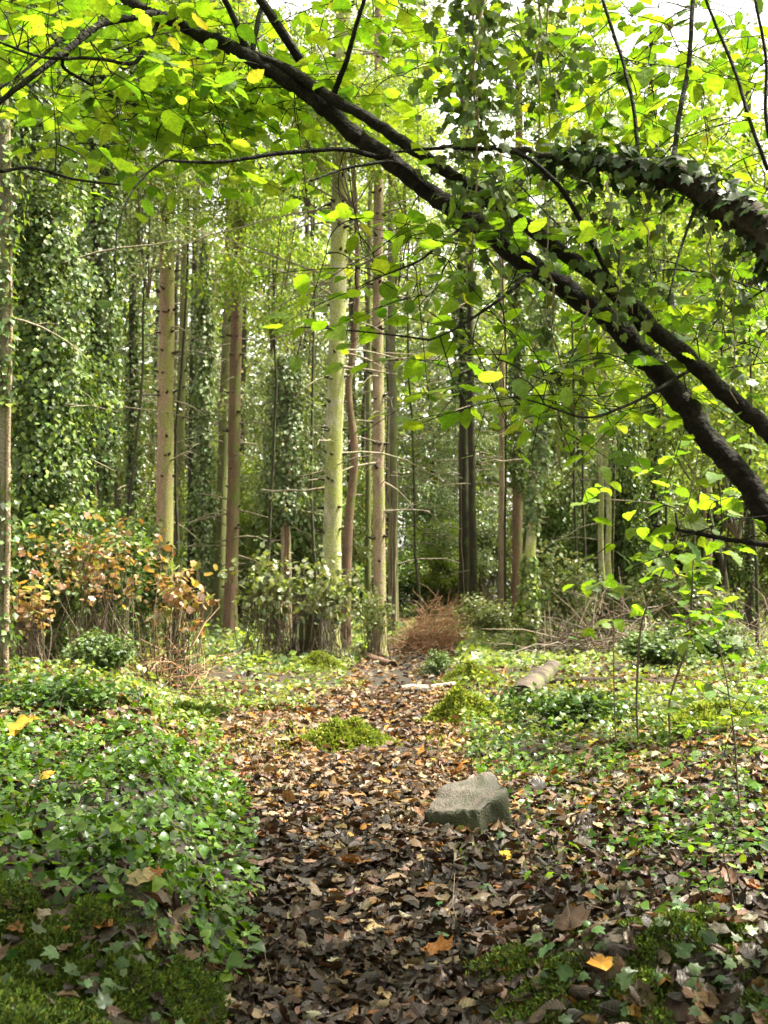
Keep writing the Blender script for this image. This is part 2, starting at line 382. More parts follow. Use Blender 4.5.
# ------------------------------------------------------------------ ground and path
def make_ground():
    xs = np.concatenate([-np.geomspace(3.0, 140, 60)[::-1], np.linspace(-3, 3, 200)[1:-1], np.geomspace(3.0, 140, 60)])
    ys = np.concatenate([np.linspace(-60, 1, 16)[:-1], np.linspace(1, 9, 260)[:-1], np.geomspace(9, 190, 120)])
    X, Y = np.meshgrid(xs, ys)
    Z = height(X, Y) + np.where(Y < 1, 0, 0)
    nx, ny = len(xs), len(ys)
    i = np.arange(ny - 1)[:, None] * nx; j = np.arange(nx - 1)[None]
    a = i + j
    Q = np.stack([a, a + 1, a + 1 + nx, a + nx], -1).reshape(-1, 4)
    mb = MB(); mb.add(np.stack([X, Y, Z], -1).reshape(-1, 3), quads=Q)
    o = mb.build('ground', soil('forest_floor', [(.018, .013, .008), (.04, .03, .015), (.045, .055, .016)], 1.8)); tag(o, kind='structure')
    # the trodden path: a ragged sheet a little above the ground
    ys = np.linspace(0.5, 26, 500); k = 15
    V = []
    for y in ys:
        w = np.interp(y, [0, 3, 8, 14, 26], [.55, .5, .48, .5, .6])
        l = -w * (1 + .5 * float(fbm(y * 1.7, 3.3))); r = w * (1 + .5 * float(fbm(y * 1.9, 8.3)))
        x = path_x(y) + np.linspace(l, r, k)
        V.append(np.stack([x, np.full(k, y), height(x, np.full(k, y)) + .005], -1))
    V = np.array(V).reshape(-1, 3)
    i = np.arange(len(ys) - 1)[:, None] * k; j = np.arange(k - 1)[None]; a = i + j
    mb = MB(); mb.add(V, quads=np.stack([a, a + 1, a + 1 + k, a + k], -1).reshape(-1, 4))
    tag(mb.build('path', soil('wet_mud', [(.012, .009, .007), (.03, .022, .015), (.055, .04, .028)], 4.0, rough=.45, spec=.5)), kind='structure')
make_ground()

def onground(x, y, dz=0.0):
    return np.column_stack([x, y, height(x, y) + dz])

def tri_normals(x, y, e=.04):
    hx = (height(x + e, y) - height(x - e, y)) / (2 * e); hy = (height(x, y + e) - height(x, y - e)) / (2 * e)
    return norm(np.column_stack([-hx, -hy, np.ones_like(hx)]))

def inframe(x, y, z, m=1.08):
    px = 384 + F * x / y
    return (y > .5) & (np.abs(px - 384) < 384 * m + 20) & (585 - F * (z - CAMZ) / y < 1110)

def sample_floor(n, y0, y1, dens=None, m=1.08, rng=RNG):
    """Random floor points inside a fan in front of the camera, thinned by dens(x, y) in 0..1."""
    y = np.sqrt(rng.random(n) * (y1 ** 2 - y0 ** 2) + y0 ** 2)
    x = (rng.random(n) * 2 - 1) * (y * .35 * m + .15)
    if dens is not None:
        k = rng.random(n) < dens(x, y); x, y = x[k], y[k]
    return x, y

def off_edge(x, y):
    return x - np.interp(y, _pe_y, _pe_x)

def litter_density(x, y):
    e = off_edge(x, y)
    left = e < 0
    d = np.where(left, np.where(y < 3.3, .14, np.where(y < 3.9, .34, .10)), 1.0)
    d = np.where(left & (y > 7), .35 + .5 * (fbm(x * 1.2, y * 1.2) > 0), d)
    # the right-hand side grows greener away from the path
    rx = x - path_x(y)
    d = np.where((~left) & (rx > .8), np.clip(.85 - .13 * (y - 4) - .5 * np.clip(y - 7.5, 0, 9) / 3.0, .16, 1), d)
    d = np.where((~left) & (rx < -.8) & (y > 12), .35, d)
    d = np.where((y > 12) & (np.abs(rx) > .9), .40, d)
    mound = np.exp(-((x - .66) / .3) ** 2 - ((y - 3.4) / .28) ** 2) + np.exp(-((x - 1.25) / .36) ** 2 - ((y - 3.3) / .3) ** 2)
    return d * np.clip(1 - 1.0 * mound, .22, 1)

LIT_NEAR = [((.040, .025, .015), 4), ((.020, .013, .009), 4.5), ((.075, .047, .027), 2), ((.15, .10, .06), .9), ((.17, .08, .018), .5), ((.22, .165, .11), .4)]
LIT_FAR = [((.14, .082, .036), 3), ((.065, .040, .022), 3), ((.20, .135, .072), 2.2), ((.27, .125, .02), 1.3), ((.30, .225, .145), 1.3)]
def make_litter():
    mb = MB()
    for (n, y0, y1, s0, s1) in ((15000, 2.0, 4.5, .04, .095), (24000, 4.5, 8.5, .045, .10), (15000, 8.5, 14, .055, .11), (9000, 14, 24, .08, .13)):
        x, y = sample_floor(n, y0, y1, litter_density)
        if y0 == 4.5:                                    # leaves drifted against the stone
            g = GP(467, 836); a = RNG.uniform(0, 6.283, 46); q = RNG.uniform(.95, 1.35, 46)
            x = np.concatenate([x, g[0] + .24 * q * np.cos(a)]); y = np.concatenate([y, g[1] + .06 + .19 * q * np.sin(a)])
        n = len(x)
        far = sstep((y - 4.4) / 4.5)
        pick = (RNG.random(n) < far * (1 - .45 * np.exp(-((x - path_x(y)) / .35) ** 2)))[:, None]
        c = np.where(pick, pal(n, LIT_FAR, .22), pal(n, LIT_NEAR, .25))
        s = RNG.uniform(s0, s1, n)
        nr = tri_normals(x, y) + RNG.normal(size=(n, 3)) * (np.where(RNG.random(n) < .22, .42, .17) * (1 - .15 * np.exp(-((x - path_x(y)) / .45) ** 2)))[:, None]
        R = basis(nr, rdir(n) * [1, 1, .2])
        p = onground(x, y, RNG.random(n) ** 2 * .045 + .008)
        flat = 1 - .15 * np.exp(-((x - path_x(y)) / .45) ** 2)
        k = RNG.choice(14, n, p=[.06, .05, .03, .09, .09, .09, .08, .08, .07, .07, .08, .08, .07, .06])
        flip = np.where(RNG.random(n) < .45, -1.0, 1.0)
        R[:, :, 2] *= flip[:, None]; R[:, :, 0] *= flip[:, None]
        for i in range(14):
            w = k == i; t = SYC[i] if i < 3 else ROLL[i - 3] if i < 10 else OVAL[i - 10]
            sc = s[w][:, None] * np.column_stack([RNG.uniform(.75, 1.15, w.sum()), RNG.uniform(.85, 1.2, w.sum()), RNG.uniform(.6, 1.1, w.sum()) * flat[w]])
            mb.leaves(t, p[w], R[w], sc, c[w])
    o = mb.build('fallen_leaves', M_LITTER)
    tag(o, 'brown and ochre fallen leaves lying thick over the path and floor', 'fallen leaves', kind='stuff')
make_litter()

# green ground cover
def cover_density(x, y):
    e = off_edge(x, y); rx = x - path_x(y)
    n = fbm(x * 1.3 + 3, y * 1.3)
    d = np.zeros_like(x)
    d = np.where((e < .04) & (y > 3.5 + .5 * n) & (y < 7.6), np.where(fbm(x * 2.7, y * 2.7 + 7) > -.2, 1.0, .62), d)
    d = np.where((e < 0) & (y >= 7.6) & (y < 12), .45 + .5 * (n > .05), d)
    d = np.where((y > 11) & (np.abs(rx) > .75), np.where(n > -.10, .85, .18), d)
    d = np.where((rx > .75) & (y <= 11) & (y > 7.6), .25 + .7 * (n > -.02), d)
    d = np.where((rx > .9) & (y <= 7.6) & (y > 3.6), np.where(n > .05, .55, .10), d)
    return d
def make_cover():
    mb = MB()
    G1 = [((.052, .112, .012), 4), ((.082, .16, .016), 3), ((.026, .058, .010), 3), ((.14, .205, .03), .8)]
    G2 = [((.12, .17, .04), 3), ((.18, .23, .055), 3), ((.06, .10, .03), 2.5), ((.28, .31, .12), 1.4)]  # clearing leaves, brightened: its sunlight is put into their colour
    for (n, y0, y1, s0, s1, hh) in ((24000, 3.0, 7.6, .018, .062, .11), (17000, 7.6, 12, .035, .065, .12), (22000, 12, 26, .045, .09, .14)):
        x, y = sample_floor(n, y0, y1, cover_density)
        n = len(x)
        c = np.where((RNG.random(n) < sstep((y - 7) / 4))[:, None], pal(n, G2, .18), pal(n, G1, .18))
        hz = hh * RNG.random(n) ** .8 * (1 + .9 * fbm(x * 3, y * 3))
        nr = tri_normals(x, y) * 1.0 + RNG.normal(size=(n, 3)) * .38
        R = basis(nr, rdir(n) * [1, 1, .3] - np.array([0, 0, .2]))
        p = onground(x, y, np.clip(hz, .01, None))
        k = RNG.integers(0, 3, n); s = RNG.uniform(s0, s1, n)
        for i in range(2):
            w = k == i; mb.leaves(HEART[i], p[w], R[w], s[w], c[w])
        w = k == 2; mb.leaves(IVY[0], p[w], R[w], s[w], c[w])
    o = mb.build('ground_cover', M_GREEN)
    tag(o, 'low green leafy ground cover on the banks and clearing', 'ground cover', kind='stuff')
    # paler ivy creeping over the two foremost mossy humps
    mb = MB()
    n = 420
    x = np.concatenate([RNG.uniform(.45, 1.6, n), RNG.uniform(-1.3, -.45, 170), RNG.uniform(.2, 2.6, 260)]); y = np.concatenate([RNG.uniform(2.7, 3.55, n), RNG.uniform(2.3, 3.4, 170), RNG.uniform(3.6, 6.5, 260)])
    k = fbm(x * 2.6, y * 2.6 + 4) > -.06; x, y = x[k], y[k]; n = len(x)
    p = onground(x, y, RNG.random(n) * .07 + .015)
    nr = tri_normals(x, y) + RNG.normal(size=(n, 3)) * .35
    R = basis(nr, rdir(n) * [1, 1, .2])
    c = pal(n, [((.035, .07, .02), 3), ((.06, .105, .035), 2), ((.11, .16, .07), .8)], .2)
    k = RNG.integers(0, 3, n)
    for i in range(3):
        w = k == i; mb.leaves(IVY[i], p[w], R[w], RNG.uniform(.028, .066, w.sum()), c[w])
    tag(mb.build('creeping_ivy', M_IVY), 'pale lobed ivy creeping over the mossy humps at the path side', 'ivy', kind='stuff')
make_cover()

def moss_fronds(mb, x, y, z, nrm, s, cols, rng=RNG):
    n = len(x)
    d = norm(nrm + rng.normal(size=(n, 3)) * .55)
    R = basis(rdir(n), d)
    mb.leaves(NEEDLE_W, np.column_stack([x, y, z]), R, s, cols)
NEEDLE_W = (np.array([(0, 0, 0), (.20, .55, .06), (.02, 1, 0), (-.20, .5, .04)], float), np.array([(0, 1, 2), (0, 2, 3)]), np.array([(.5, 0), (.8, .4), (.5, 1), (.2, .4)], float))
MOSSC = [((0.054, 0.086, 0.011), 4), ((0.083, 0.117, 0.014), 3), ((0.032, 0.055, 0.010), 3), ((0.130, 0.156, 0.028), 1)]
MOSSB = [((.21, .26, .04), 4), ((.28, .32, .06), 3), ((.12, .165, .025), 3), ((.36, .37, .11), 1)]
def make_moss():
    mb = MB()
    n = 120000
    x = np.concatenate([RNG.uniform(-1.5, -.36, n), RNG.uniform(.25, 1.75, n)]); y = np.concatenate([RNG.uniform(2.1, 3.6, n), RNG.uniform(2.8, 3.95, n)])
    md = np.where(x < 0, np.clip((-off_edge(x, y)) * 8, 0, 1) * sstep((3.65 - y) * 3), np.exp(-((x - .66) / .38) ** 2 - ((y - 3.42) / .34) ** 2) + np.exp(-((x - 1.25) / .42) ** 2 - ((y - 3.3) / .36) ** 2))
    md = md * (fbm(x * 3.1, y * 3.1) > np.where(x < 0, -.26, -.32))
    k = RNG.random(len(x)) < np.clip(md * 1.2 - .1, 0, 1); x, y = x[k], y[k]; n = len(x)
    lump = .13 * np.clip(fbm(x * 7, y * 7, 3) + .25, 0, 1)
    c = pal(n, MOSSC, .25)
    moss_fronds(mb, x, y, height(x, y) + lump * RNG.random(n) ** .3, tri_normals(x, y), RNG.uniform(.010, .024, n), c)
    # moss through the litter of the clearing
    x, y = sample_floor(60000, 5.0, 15, lambda a, b: ((fbm(a * 1.5 + 9, b * 1.5) > .05) & (np.abs(a - path_x(b)) > .45)) * .9)
    n = len(x); c = np.where((y > 8)[:, None], pal(n, MOSSB, .2), pal(n, MOSSC, .2) * 1.6)
    moss_fronds(mb, x, y, height(x, y) + .01 * RNG.random(n), tri_normals(x, y), RNG.uniform(.03, .055, n), c)
    tag(mb.build('moss', M_MOSS), 'deep green feathery moss carpeting the humps beside the path', 'moss', kind='stuff')
make_moss()

# ------------------------------------------------------------------ moss hummocks
def hummock(px, py, wpx, hpx, label, cols=MOSSB, n=9000):
    b = GP(px, py); d = b[1]; w = wpx / F * d * .5; h = hpx / F * d
    root = thing('moss_hummock', label, 'moss mound', b)
    mb = MB(); k = 22; th = np.linspace(0, 2 * np.pi, k, endpoint=False)
    rings = np.linspace(0, 1, 9)
    V = []
    sd = px * .13
    def top(rr, a):
        q = 1 + 1.1 * fbm(np.cos(a) * rr * 2 + sd, np.sin(a) * rr * 2, 3)
        return h * .85 * np.clip(1 - rr ** 1.6, 0, 1) * q - .015 * rr
    def rad(a):
        return 1 + .9 * fbm(np.cos(a) * 1.5 + sd, np.sin(a) * 1.5 + 5, 3)
    for r in rings:
        V.append(np.column_stack([w * r * rad(th) * np.cos(th), w * .85 * r * rad(th) * np.sin(th), top(r, th)]))
    V = np.array(V).reshape(-1, 3); i = np.arange(8)[:, None] * k; j = np.arange(k)[None]
    Q = np.stack([i + j, i + (j + 1) % k, i + k + (j + 1) % k, i + k + j], -1).reshape(-1, 4)
    mb.add(V, quads=Q, col=(.05, .06, .015)); mb.build('mound', M_MOSS, root)
    mb = MB(); r = np.sqrt(RNG.random(n)) * (1 + .5 * RNG.random(n) ** 3); a = RNG.random(n) * 6.283
    x = w * r * rad(a) * np.cos(a); y = w * .85 * r * rad(a) * np.sin(a); z = top(r, a)
    lump = np.clip(fbm(x * 11 / (w + .2), y * 11 / (w + .2), 2) + .2, 0, 1)
    nr = norm(np.column_stack([x / w, y / w, np.full(n, .7)]))
    moss_fronds(mb, x, y, z + lump * .05, nr, RNG.uniform(.03, .06, n), pal(n, cols, .2))
    mb.build('fronds', M_MOSS, root)
hummock(340, 746, 74, 30, 'bright yellow green moss hummock in the leaf litter at the left edge of the path')
hummock(462, 722, 66, 26, 'long low yellow green moss hummock between the path and the cut log')
hummock(470, 683, 56, 17, 'pale mossy hump beside the small round ivy bush at the path bend')
hummock(315, 672, 60, 14, 'low mossy mound at the foot of the pale lichened trunk')
hummock(190, 722, 60, 20, 'dull green moss lump on top of the bank with dead leaves', MOSSC, 6000)
hummock(715, 722, 90, 20, 'flat bright mossy patch mound at the far side of the clearing beyond the saplings')

# ------------------------------------------------------------------ foliage makers
IVYC = [((0.072, 0.118, 0.027), 4), ((0.108, 0.162, 0.038), 3), ((0.144, 0.204, 0.058), 2), ((0.041, 0.066, 0.019), 1.5)]
IVYY = [((0.130, 0.195, 0.033), 3), ((0.182, 0.247, 0.039), 2), ((0.065, 0.111, 0.033), 2)]
YEL = [((0.192, 0.264, 0.039), 4), ((0.252, 0.324, 0.055), 3), ((0.120, 0.186, 0.033), 2), ((0.324, 0.360, 0.077), 1)]
OLIVE = [((0.128, 0.156, 0.040), 4), ((0.179, 0.206, 0.057), 3), ((0.077, 0.100, 0.029), 2), ((0.243, 0.237, 0.081), 1)]
BLUE = [((0.128, 0.175, 0.069), 4), ((0.173, 0.219, 0.098), 3), ((0.083, 0.119, 0.046), 2), ((0.256, 0.288, 0.149), 1)]
PALE = [((0.179, 0.225, 0.092), 3), ((0.256, 0.300, 0.138), 2.5), ((0.115, 0.150, 0.052), 2), ((0.384, 0.413, 0.241), 1)]
AUT = [((.24, .25, .08), 1.5), ((.33, .19, .075), 3), ((.36, .24, .14), 2.5), ((.20, .10, .045), 2), ((.36, .26, .06), 1.4), ((.36, .27, .19), 1.5)]

def clump(n, rad, nsub, sub, rng, shell=.55, flat=.7):
    """n points in nsub clumps inside an ellipsoid of half-sizes rad."""
    c = norm(rng.normal(size=(nsub, 3))) * (shell + (1 - shell) * rng.random((nsub, 1))) * rng.random((nsub, 1)) ** .35
    c = c * np.array(rad)
    sz = sub * rng.uniform(.5, 1.5, nsub)
    w = sz ** 2; k = rng.choice(nsub, n, p=w / w.sum())
    q = norm(rng.normal(size=(n, 3))) * rng.random((n, 1)) ** .5
    q[:, 2] *= flat
    return c[k] + q * sz[k][:, None], c, k

def add_branches(mb, base, tips, r0, rng, mat=0, sides=5, col=(.5, .5, .5)):
    for t in tips:
        s = np.linspace(0, 1, 6)[:, None]
        mid = (base + t) / 2 + rng.normal(size=3) * .12 * np.linalg.norm(t - base)
        pts = (1 - s) ** 2 * base + 2 * s * (1 - s) * mid + s ** 2 * t
        mb.tube(pts, np.linspace(r0, r0 * .25, 6), sides, col, mat, cap=False)

def crown_mesh(name, rad, n, nsub, sub, cols, leaf, s, seed, mat, limbs=7, r0=.028, base=None, up=.6, jit=.6):
    rng = np.random.default_rng(seed); mb = MB()
    p, c, k = clump(n, rad, nsub, sub, rng)
    base = np.array([0, 0, -rad[2] * .9]) if base is None else np.array(base, float)
    add_branches(mb, base, c[rng.choice(nsub, min(limbs, nsub), replace=False)], r0, rng, 1)
    out = norm(p - c[k])
    cc = pal(n, cols, .18, rng)
    R = leafR(n, up, jit, out, .5, .35, rng)
    T = leaf if isinstance(leaf, list) else [leaf]
    w = rng.integers(0, len(T), n); sc = rng.uniform(s * .65, s * 1.35, n)
    for i, t in enumerate(T):
        q = w == i; mb.leaves(t, p[q], R[q], sc[q], cc[q])
    return mb.mesh(name, [mat, B_TWIG])

def conifer_mesh(name, L, z0, z1, nb, seed, cols, dens=1.0, s=.16):
    """Whorls of drooping conifer boughs with needle sprays, from z0 to z1."""
    rng = np.random.default_rng(seed); mb = MB()
    for i in range(nb):
        u = rng.random(); z = z0 + (z1 - z0) * u; l = L * (1.05 - .75 * u) * rng.uniform(.55, 1.1); a = rng.random() * 6.283
        t = np.linspace(0, 1, 8)
        dirh = np.array([math.cos(a), math.sin(a)])
        dz = .10 * t * l - .45 * l * t ** 1.7 * rng.uniform(.5, 1.2)
        pts = np.column_stack([dirh[0] * t * l, dirh[1] * t * l, z + dz])
        mb.tube(pts, np.linspace(.022, .005, 8), 4, mat=1, cap=False)
        m = int(58 * l * dens)
        tt = rng.random(m) ** .7 * .85 + .15
        base = np.column_stack([np.interp(tt, t, pts[:, j]) for j in range(3)])
        sd = np.array([-dirh[1], dirh[0], 0]); wd = .32 * l * (1.1 - tt) + .05
        off = rng.normal(size=m) * wd * .6
        p = base + sd * off[:, None] + np.array([0, 0, -1]) * (np.abs(off) * .45 + rng.random(m) * .22)[:, None] + np.array([*dirh, 0]) * (np.abs(off) * .5)[:, None]
        d = np.array([*dirh, -.5]) + sd * np.sign(off)[:, None] * .7 + rng.normal(size=(m, 3)) * .3
        R = basis(np.array([0, 0, 1.0]) + rng.normal(size=(m, 3)) * .5, d)
        mb.leaves(NEEDLE_W, p, R, rng.uniform(s * .6, s * 1.4, m), pal(m, cols, .18, rng))
    return mb.mesh(name, [M_NEEDLE, B_DEADTWIG])

def ivy_mesh(name, pts, r, n, cols, seed, s=.075, lump=.45):
    """Ivy leaves sheathing a stem along pts; r may change along it."""
    rng = np.random.default_rng(seed); mb = MB()
    pts = np.asarray(pts, float); m = len(pts); r = np.broadcast_to(np.asarray(r, float), (m,))
    u = rng.random(n); ti = u * (m - 1)
    c = np.column_stack([np.interp(ti, np.arange(m), pts[:, j]) for j in range(3)])
    rr = np.interp(ti, np.arange(m), r); a = rng.random(n) * 6.283
    bump = 1 + lump * 2 * fbm(a * 1.3 + seed, c[:, 2] * 1.6, 3) 
    rr = rr * np.clip(bump, .35, 2) * (rng.random(n) ** .4)
    out = np.column_stack([np.cos(a), np.sin(a), np.zeros(n)])
    p = c + out * rr[:, None]
    nr = out * .9 + np.array([0, 0, .45]) + rng.normal(size=(n, 3)) * .45
    d = np.array([0, 0, -1.0]) + rng.normal(size=(n, 3)) * .5 + out * .3
    mb.leaves(KITE, p, basis(nr, d), rng.uniform(s * .6, s * 1.35, n), pal(n, cols, .2, rng))
    return mb.mesh(name, [M_IVY])

# shared crown shapes
CONI = [conifer_mesh('conifer_crown', 2.2, 10.5, 20.0, 42, 100 + i, [((.08, .105, .04), 3), ((.11, .14, .05), 2), ((.15, .17, .07), 1)], .7) for i in range(2)]
CONI_B = conifer_mesh('conifer_crown', 2.6, 1.5, 15.0, 120, 105, BLUE, 1.0, .15)
BROAD = [crown_mesh('broadleaf_crown', (2.4, 2.4, 2.8), 7500, 60, .55, YEL, KITE, .095, 200 + i, M_CROWN) for i in range(2)]
BUSHY = crown_mesh('sapling_crown', (.95, .9, 1.2), 2300, 110, .17, YEL, KITE, .085, 205, M_CROWN, limbs=8, r0=.012)
BROAD_P = crown_mesh('broadleaf_crown', (2.2, 2.2, 2.6), 7000, 60, .5, PALE, KITE, .085, 210, M_SHRUB)
BROAD_O = crown_mesh('broadleaf_crown', (2.2, 2.2, 2.8), 7500, 60, .5, OLIVE, KITE, .085, 212, M_SHRUB)
BROAD_I = crown_mesh('broadleaf_crown', (1.8, 1.8, 2.6), 8000, 60, .45, IVYC, KITE, .08, 214, M_IVY)

def dead_branches(n, z0, z1, rng, rt, l0=.5, l1=2.2, rz=lambda z: 0):
    mb = MB()
    for i in range(n):
        z = rng.uniform(z0, z1); a = rng.random() * 6.283; l = rng.uniform(l0, l1) * (rng.random() ** .6 + .2)
        t = np.linspace(0, 1, 6); dz = (rng.uniform(-.25, .25) * t - rng.uniform(0, .35) * t ** 2) * l
        pts = np.column_stack([np.cos(a) * (rt + t * l), np.sin(a) * (rt + t * l), z + dz]) + np.cumsum(rng.normal(size=(6, 3)) * .025 * l, 0) * t[:, None]
        mb.tube(pts, np.linspace(.019, .006, 6) * rng.uniform(.6, 1.4), 4, cap=False)
        for k in range(rng.integers(1, 4)):
            s = rng.uniform(.3, .9); b = np.array([np.interp(s, t, pts[:, j]) for j in range(3)])
            e = b + (norm(rng.normal(size=3) * [1, 1, .5] + norm(pts[-1] - pts[0])) * l * .3)
            mb.tube([b, (b + e) / 2 + rng.normal(size=3) * .03, e], [.006, .005, .003], 3, cap=False)
    return mb

def make_tree(name, label, low, high, d, wpx, mat, top=17.0, stubs=0, dead=0, crown=None, cz=0.0, ivy=None, vines=0, group=None, pts_px=None, flare=.5, seed=None, dl=(.5, 2.2), crot=None, cscale=1.0, roots=0, dead_z=(1.5, 12)):
    """A tree from what the photo shows of its trunk: its middle at rows 600 and 250, its distance and its width."""
    rng = np.random.default_rng(int(low * 7 + d * 13) if seed is None else seed)
    A = P(low, 600, d); B = P(high, 250, d)
    sl = (B[0] - A[0]) / (B[2] - A[2])
    x0 = A[0] - sl * A[2]; z0 = float(height(x0, d))
    root = thing(name, label, 'tree', (x0, d, z0 - .03), group)
    r = wpx / 2 / F * d
    if pts_px is None:
        n = int(top / .45) + 2; z = np.linspace(0, top, n)
        z = np.concatenate([[-.15, 0, .08, .18, .32], z[z > .4]])
        wob = np.cumsum(rng.normal(size=(len(z), 2)) * .006, 0); wob -= wob[0]
        pts = np.column_stack([sl * z + wob[:, 0], wob[:, 1], z])
    else:
        q = np.array([P(a, b, d) for a, b in pts_px]) - np.array([x0, d, z0 - .03])
        t = np.linspace(0, len(q) - 1, len(q) * 4)
        pts = np.column_stack([np.interp(t, np.arange(len(q)), q[:, j]) for j in range(3)])
        for _ in range(3): pts[1:-1] = (pts[:-2] + 2 * pts[1:-1] + pts[2:]) / 4
        z = pts[:, 2]; top = z.max()
    rad = r * (1.06 - .55 * np.clip(z, 0, 30) / 24) * (1 + flare * np.exp(-np.clip(z, 0, 9) / .22))
    if pts_px is not None: rad = rad * np.linspace(1.15, .55, len(z))
    mb = MB(); mb.tube(pts, rad, 14, wob=.10, rng=rng)
    for i in range(roots):
        a = i * 6.283 / roots + rng.random(); l = rng.uniform(1.3, 2.2) * r * 1.6
        mb.tube([[np.cos(a) * r * .6, np.sin(a) * r * .6, .3], [np.cos(a) * r * 1.3, np.sin(a) * r * 1.3, .1], [np.cos(a) * (r + l), np.sin(a) * (r + l), -.06]], [r * .35, r * .3, r * .12], 7)
    for i in range(stubs):                              # dead knots are part of the bark
        zz = rng.uniform(.8, min(top, 13)); a = rng.random() * 6.283; k = np.searchsorted(z, zz).clip(1, len(z) - 1)
        c = pts[k]; rr = rad[k]; l = rng.uniform(.03, .16)
        dr = np.array([np.cos(a), np.sin(a), rng.uniform(-.1, .4)])
        mb.tube([c + dr * rr * .8, c + dr * (rr + l * .5), c + dr * (rr + l)], [.036, .022, .010], 5, mat=1)
    tr = mb.build('trunk', [mat, B_DARK], root)
    for i in range(dead):
        db = dead_branches(1, dead_z[0], min(top, dead_z[1]), rng, r * .7, *dl)
        for v in db.v:                                  # follow the trunk's lean
            v[:, 0] += sl * v[:, 2]
        db.build('dead_branch', B_DEADTWIG, root)
    if crown is not None:
        c = link('crown', crown, root); c.location = (sl * (cz + top * .3), 0, cz); c.rotation_euler = (0, 0, rng.random() * 6.28 if crot is None else crot); c.scale = (cscale,) * 3
    for i0, i1, r0, r1, n, cols in ([] if ivy is None else ivy if isinstance(ivy, list) else [ivy]):
        zz = np.linspace(i0, i1, 14); ip = np.column_stack([np.interp(zz, z, pts[:, 0]), np.interp(zz, z, pts[:, 1]), zz])
        s = np.linspace(0, 1, 14); ir = (r0 + (r1 - r0) * s) * (1 + .25 * rng.normal(size=14)) * np.clip(np.minimum(s * 6 + .45, (1 - s) * 5 + .3), 0, 1)
        link('ivy', ivy_mesh('ivy', ip, ir, n, cols, int(low) + 3, s=.046 + .0019 * d), root)
    if vines:
        for i in range(vines):
            mb = MB(); a = rng.random() * 6.283; zz = np.linspace(0, rng.uniform(3, 7), 16)
            aa = a + np.cumsum(rng.normal(size=16) * .12)
            rr = np.interp(zz, z, rad) * 1.05
            mb.tube(np.column_stack([np.interp(zz, z, pts[:, 0]) + np.cos(aa) * rr, np.sin(aa) * rr, zz]), np.linspace(.03, .012, 16) * rng.uniform(.6, 1.2), 5)
            mb.build('vine_stem', B_VINE, root)
    return root

T = make_tree
# left edge
T('slender_tree', 'thin brown trunk at the picture edge in front of the ivy mass', 2, 4, 10, 10, B_GREY, 10, ivy=[(0.1, 1.9, .12, .16, 420, IVYC), (2.6, 9, .13, .22, 1500, IVYC + IVYY)], dead=4, vines=2)
T('ivy_clad_tree', 'tree smothered in a broad glossy ivy mass beside the thin edge trunk', 44, 40, 14, 20, B_DARK, 13, ivy=[(.3, 12, .46, .52, 30000, IVYC + IVYY), (1.2, 10.5, .60, .72, 9000, IVYC + IVYY + IVYY)], crown=BROAD_I, cz=9.5, dead=10)
T('ivy_clad_tree', 'dark ivy draped tree with pale vine stems bared at its foot', 94, 99, 17, 20, B_DARK, 14, ivy=(2.4, 13, .32, .42, 11000, IVYC), vines=5, crown=BROAD_I, cz=10.0, dead=16)
T('dark_tree', 'slim dark trunk standing between the ivy draped tree and the straight pinkish trunk', 131, 134, 26, 9, B_DARK, 16, ivy=(3, 14, .22, .3, 3500, IVYC), dead=26)
T('conifer_tree', 'straight pinkish brown conifer trunk, mossy down one side, rising behind the autumn shrub', 165, 170, 23, 17, B_PINK, 19, stubs=90, dead=26, crown=CONI[0], flare=.35, dl=(.3, 1.6))
T('mossy_tree', 'thin green mossy trunk just behind the straight pinkish conifer', 177, 184, 30, 9, B_MOSSY, 17, dead=30, stubs=20, crown=CONI[1])
T('dark_tree', 'dark narrow trunk next to the pale ivy hung column', 191, 196, 31, 9, B_DARK, 17, dead=26, ivy=(1, 11, .14, .2, 1600, IVYC))
T('ivy_column_tree', 'broken topped trunk hung with a long pale curtain of ivy', 205, 206, 27, 9, B_GREY, 10.2, ivy=(1.2, 9.9, .30, .18, 6500, BLUE), dead=8)
T('mossy_tree', 'leaning green mossy trunk touching the red brown conifer', 219, 229, 29, 11, B_MOSSY, 18, dead=30, stubs=20, crown=CONI[0])
T('conifer_tree', 'red brown conifer trunk with mossy flared roots at the side path', 231, 239, 25, 13, B_RED, 19, stubs=50, dead=36, crown=CONI[1], flare=.8, roots=6)
T('dark_tree', 'dark trunk half hidden behind the red brown conifer', 239, 245, 34, 8, B_DARK, 18, dead=30, crown=CONI[0])
T('ivy_clad_tree', 'short ivy topped snag with hanging brown roots beside the pale lichened trunk', 286, 291, 22, 9, B_RED, 5.6, ivy=(2.6, 6.0, .34, .42, 4200, BLUE), vines=9, dead=10, dl=(.3, .9), dead_z=(2, 4))
T('pale_tree', 'pale lichened trunk studded with dark knots standing over the hollow stump', 331, 339, 19, 18, B_PALE, 17, stubs=120, dead=40, crown=CONI[1], cz=2.0, flare=.4, roots=5, dl=(.9, 2.8), dead_z=(3, 12))
T('curved_tree', 'thin brown trunk with a bowed bulge close behind the pale lichened trunk', 346, 357, 20, 9, B_RED, 10, pts_px=[(345, 668), (346, 610), (347, 560), (349, 515), (354, 475), (355, 440), (350, 412), (348, 385), (354, 345), (358, 300), (357, 230), (352, 150)], dead=10, dead_z=(3.5, 8))
T('conifer_tree', 'clean tan conifer trunk at the bend of the path', 380, 381, 20.5, 12, B_TAN, 18, stubs=70, dead=34, crown=CONI[0], cz=1.0, dl=(.6, 2.0), dead_z=(2.5, 12))
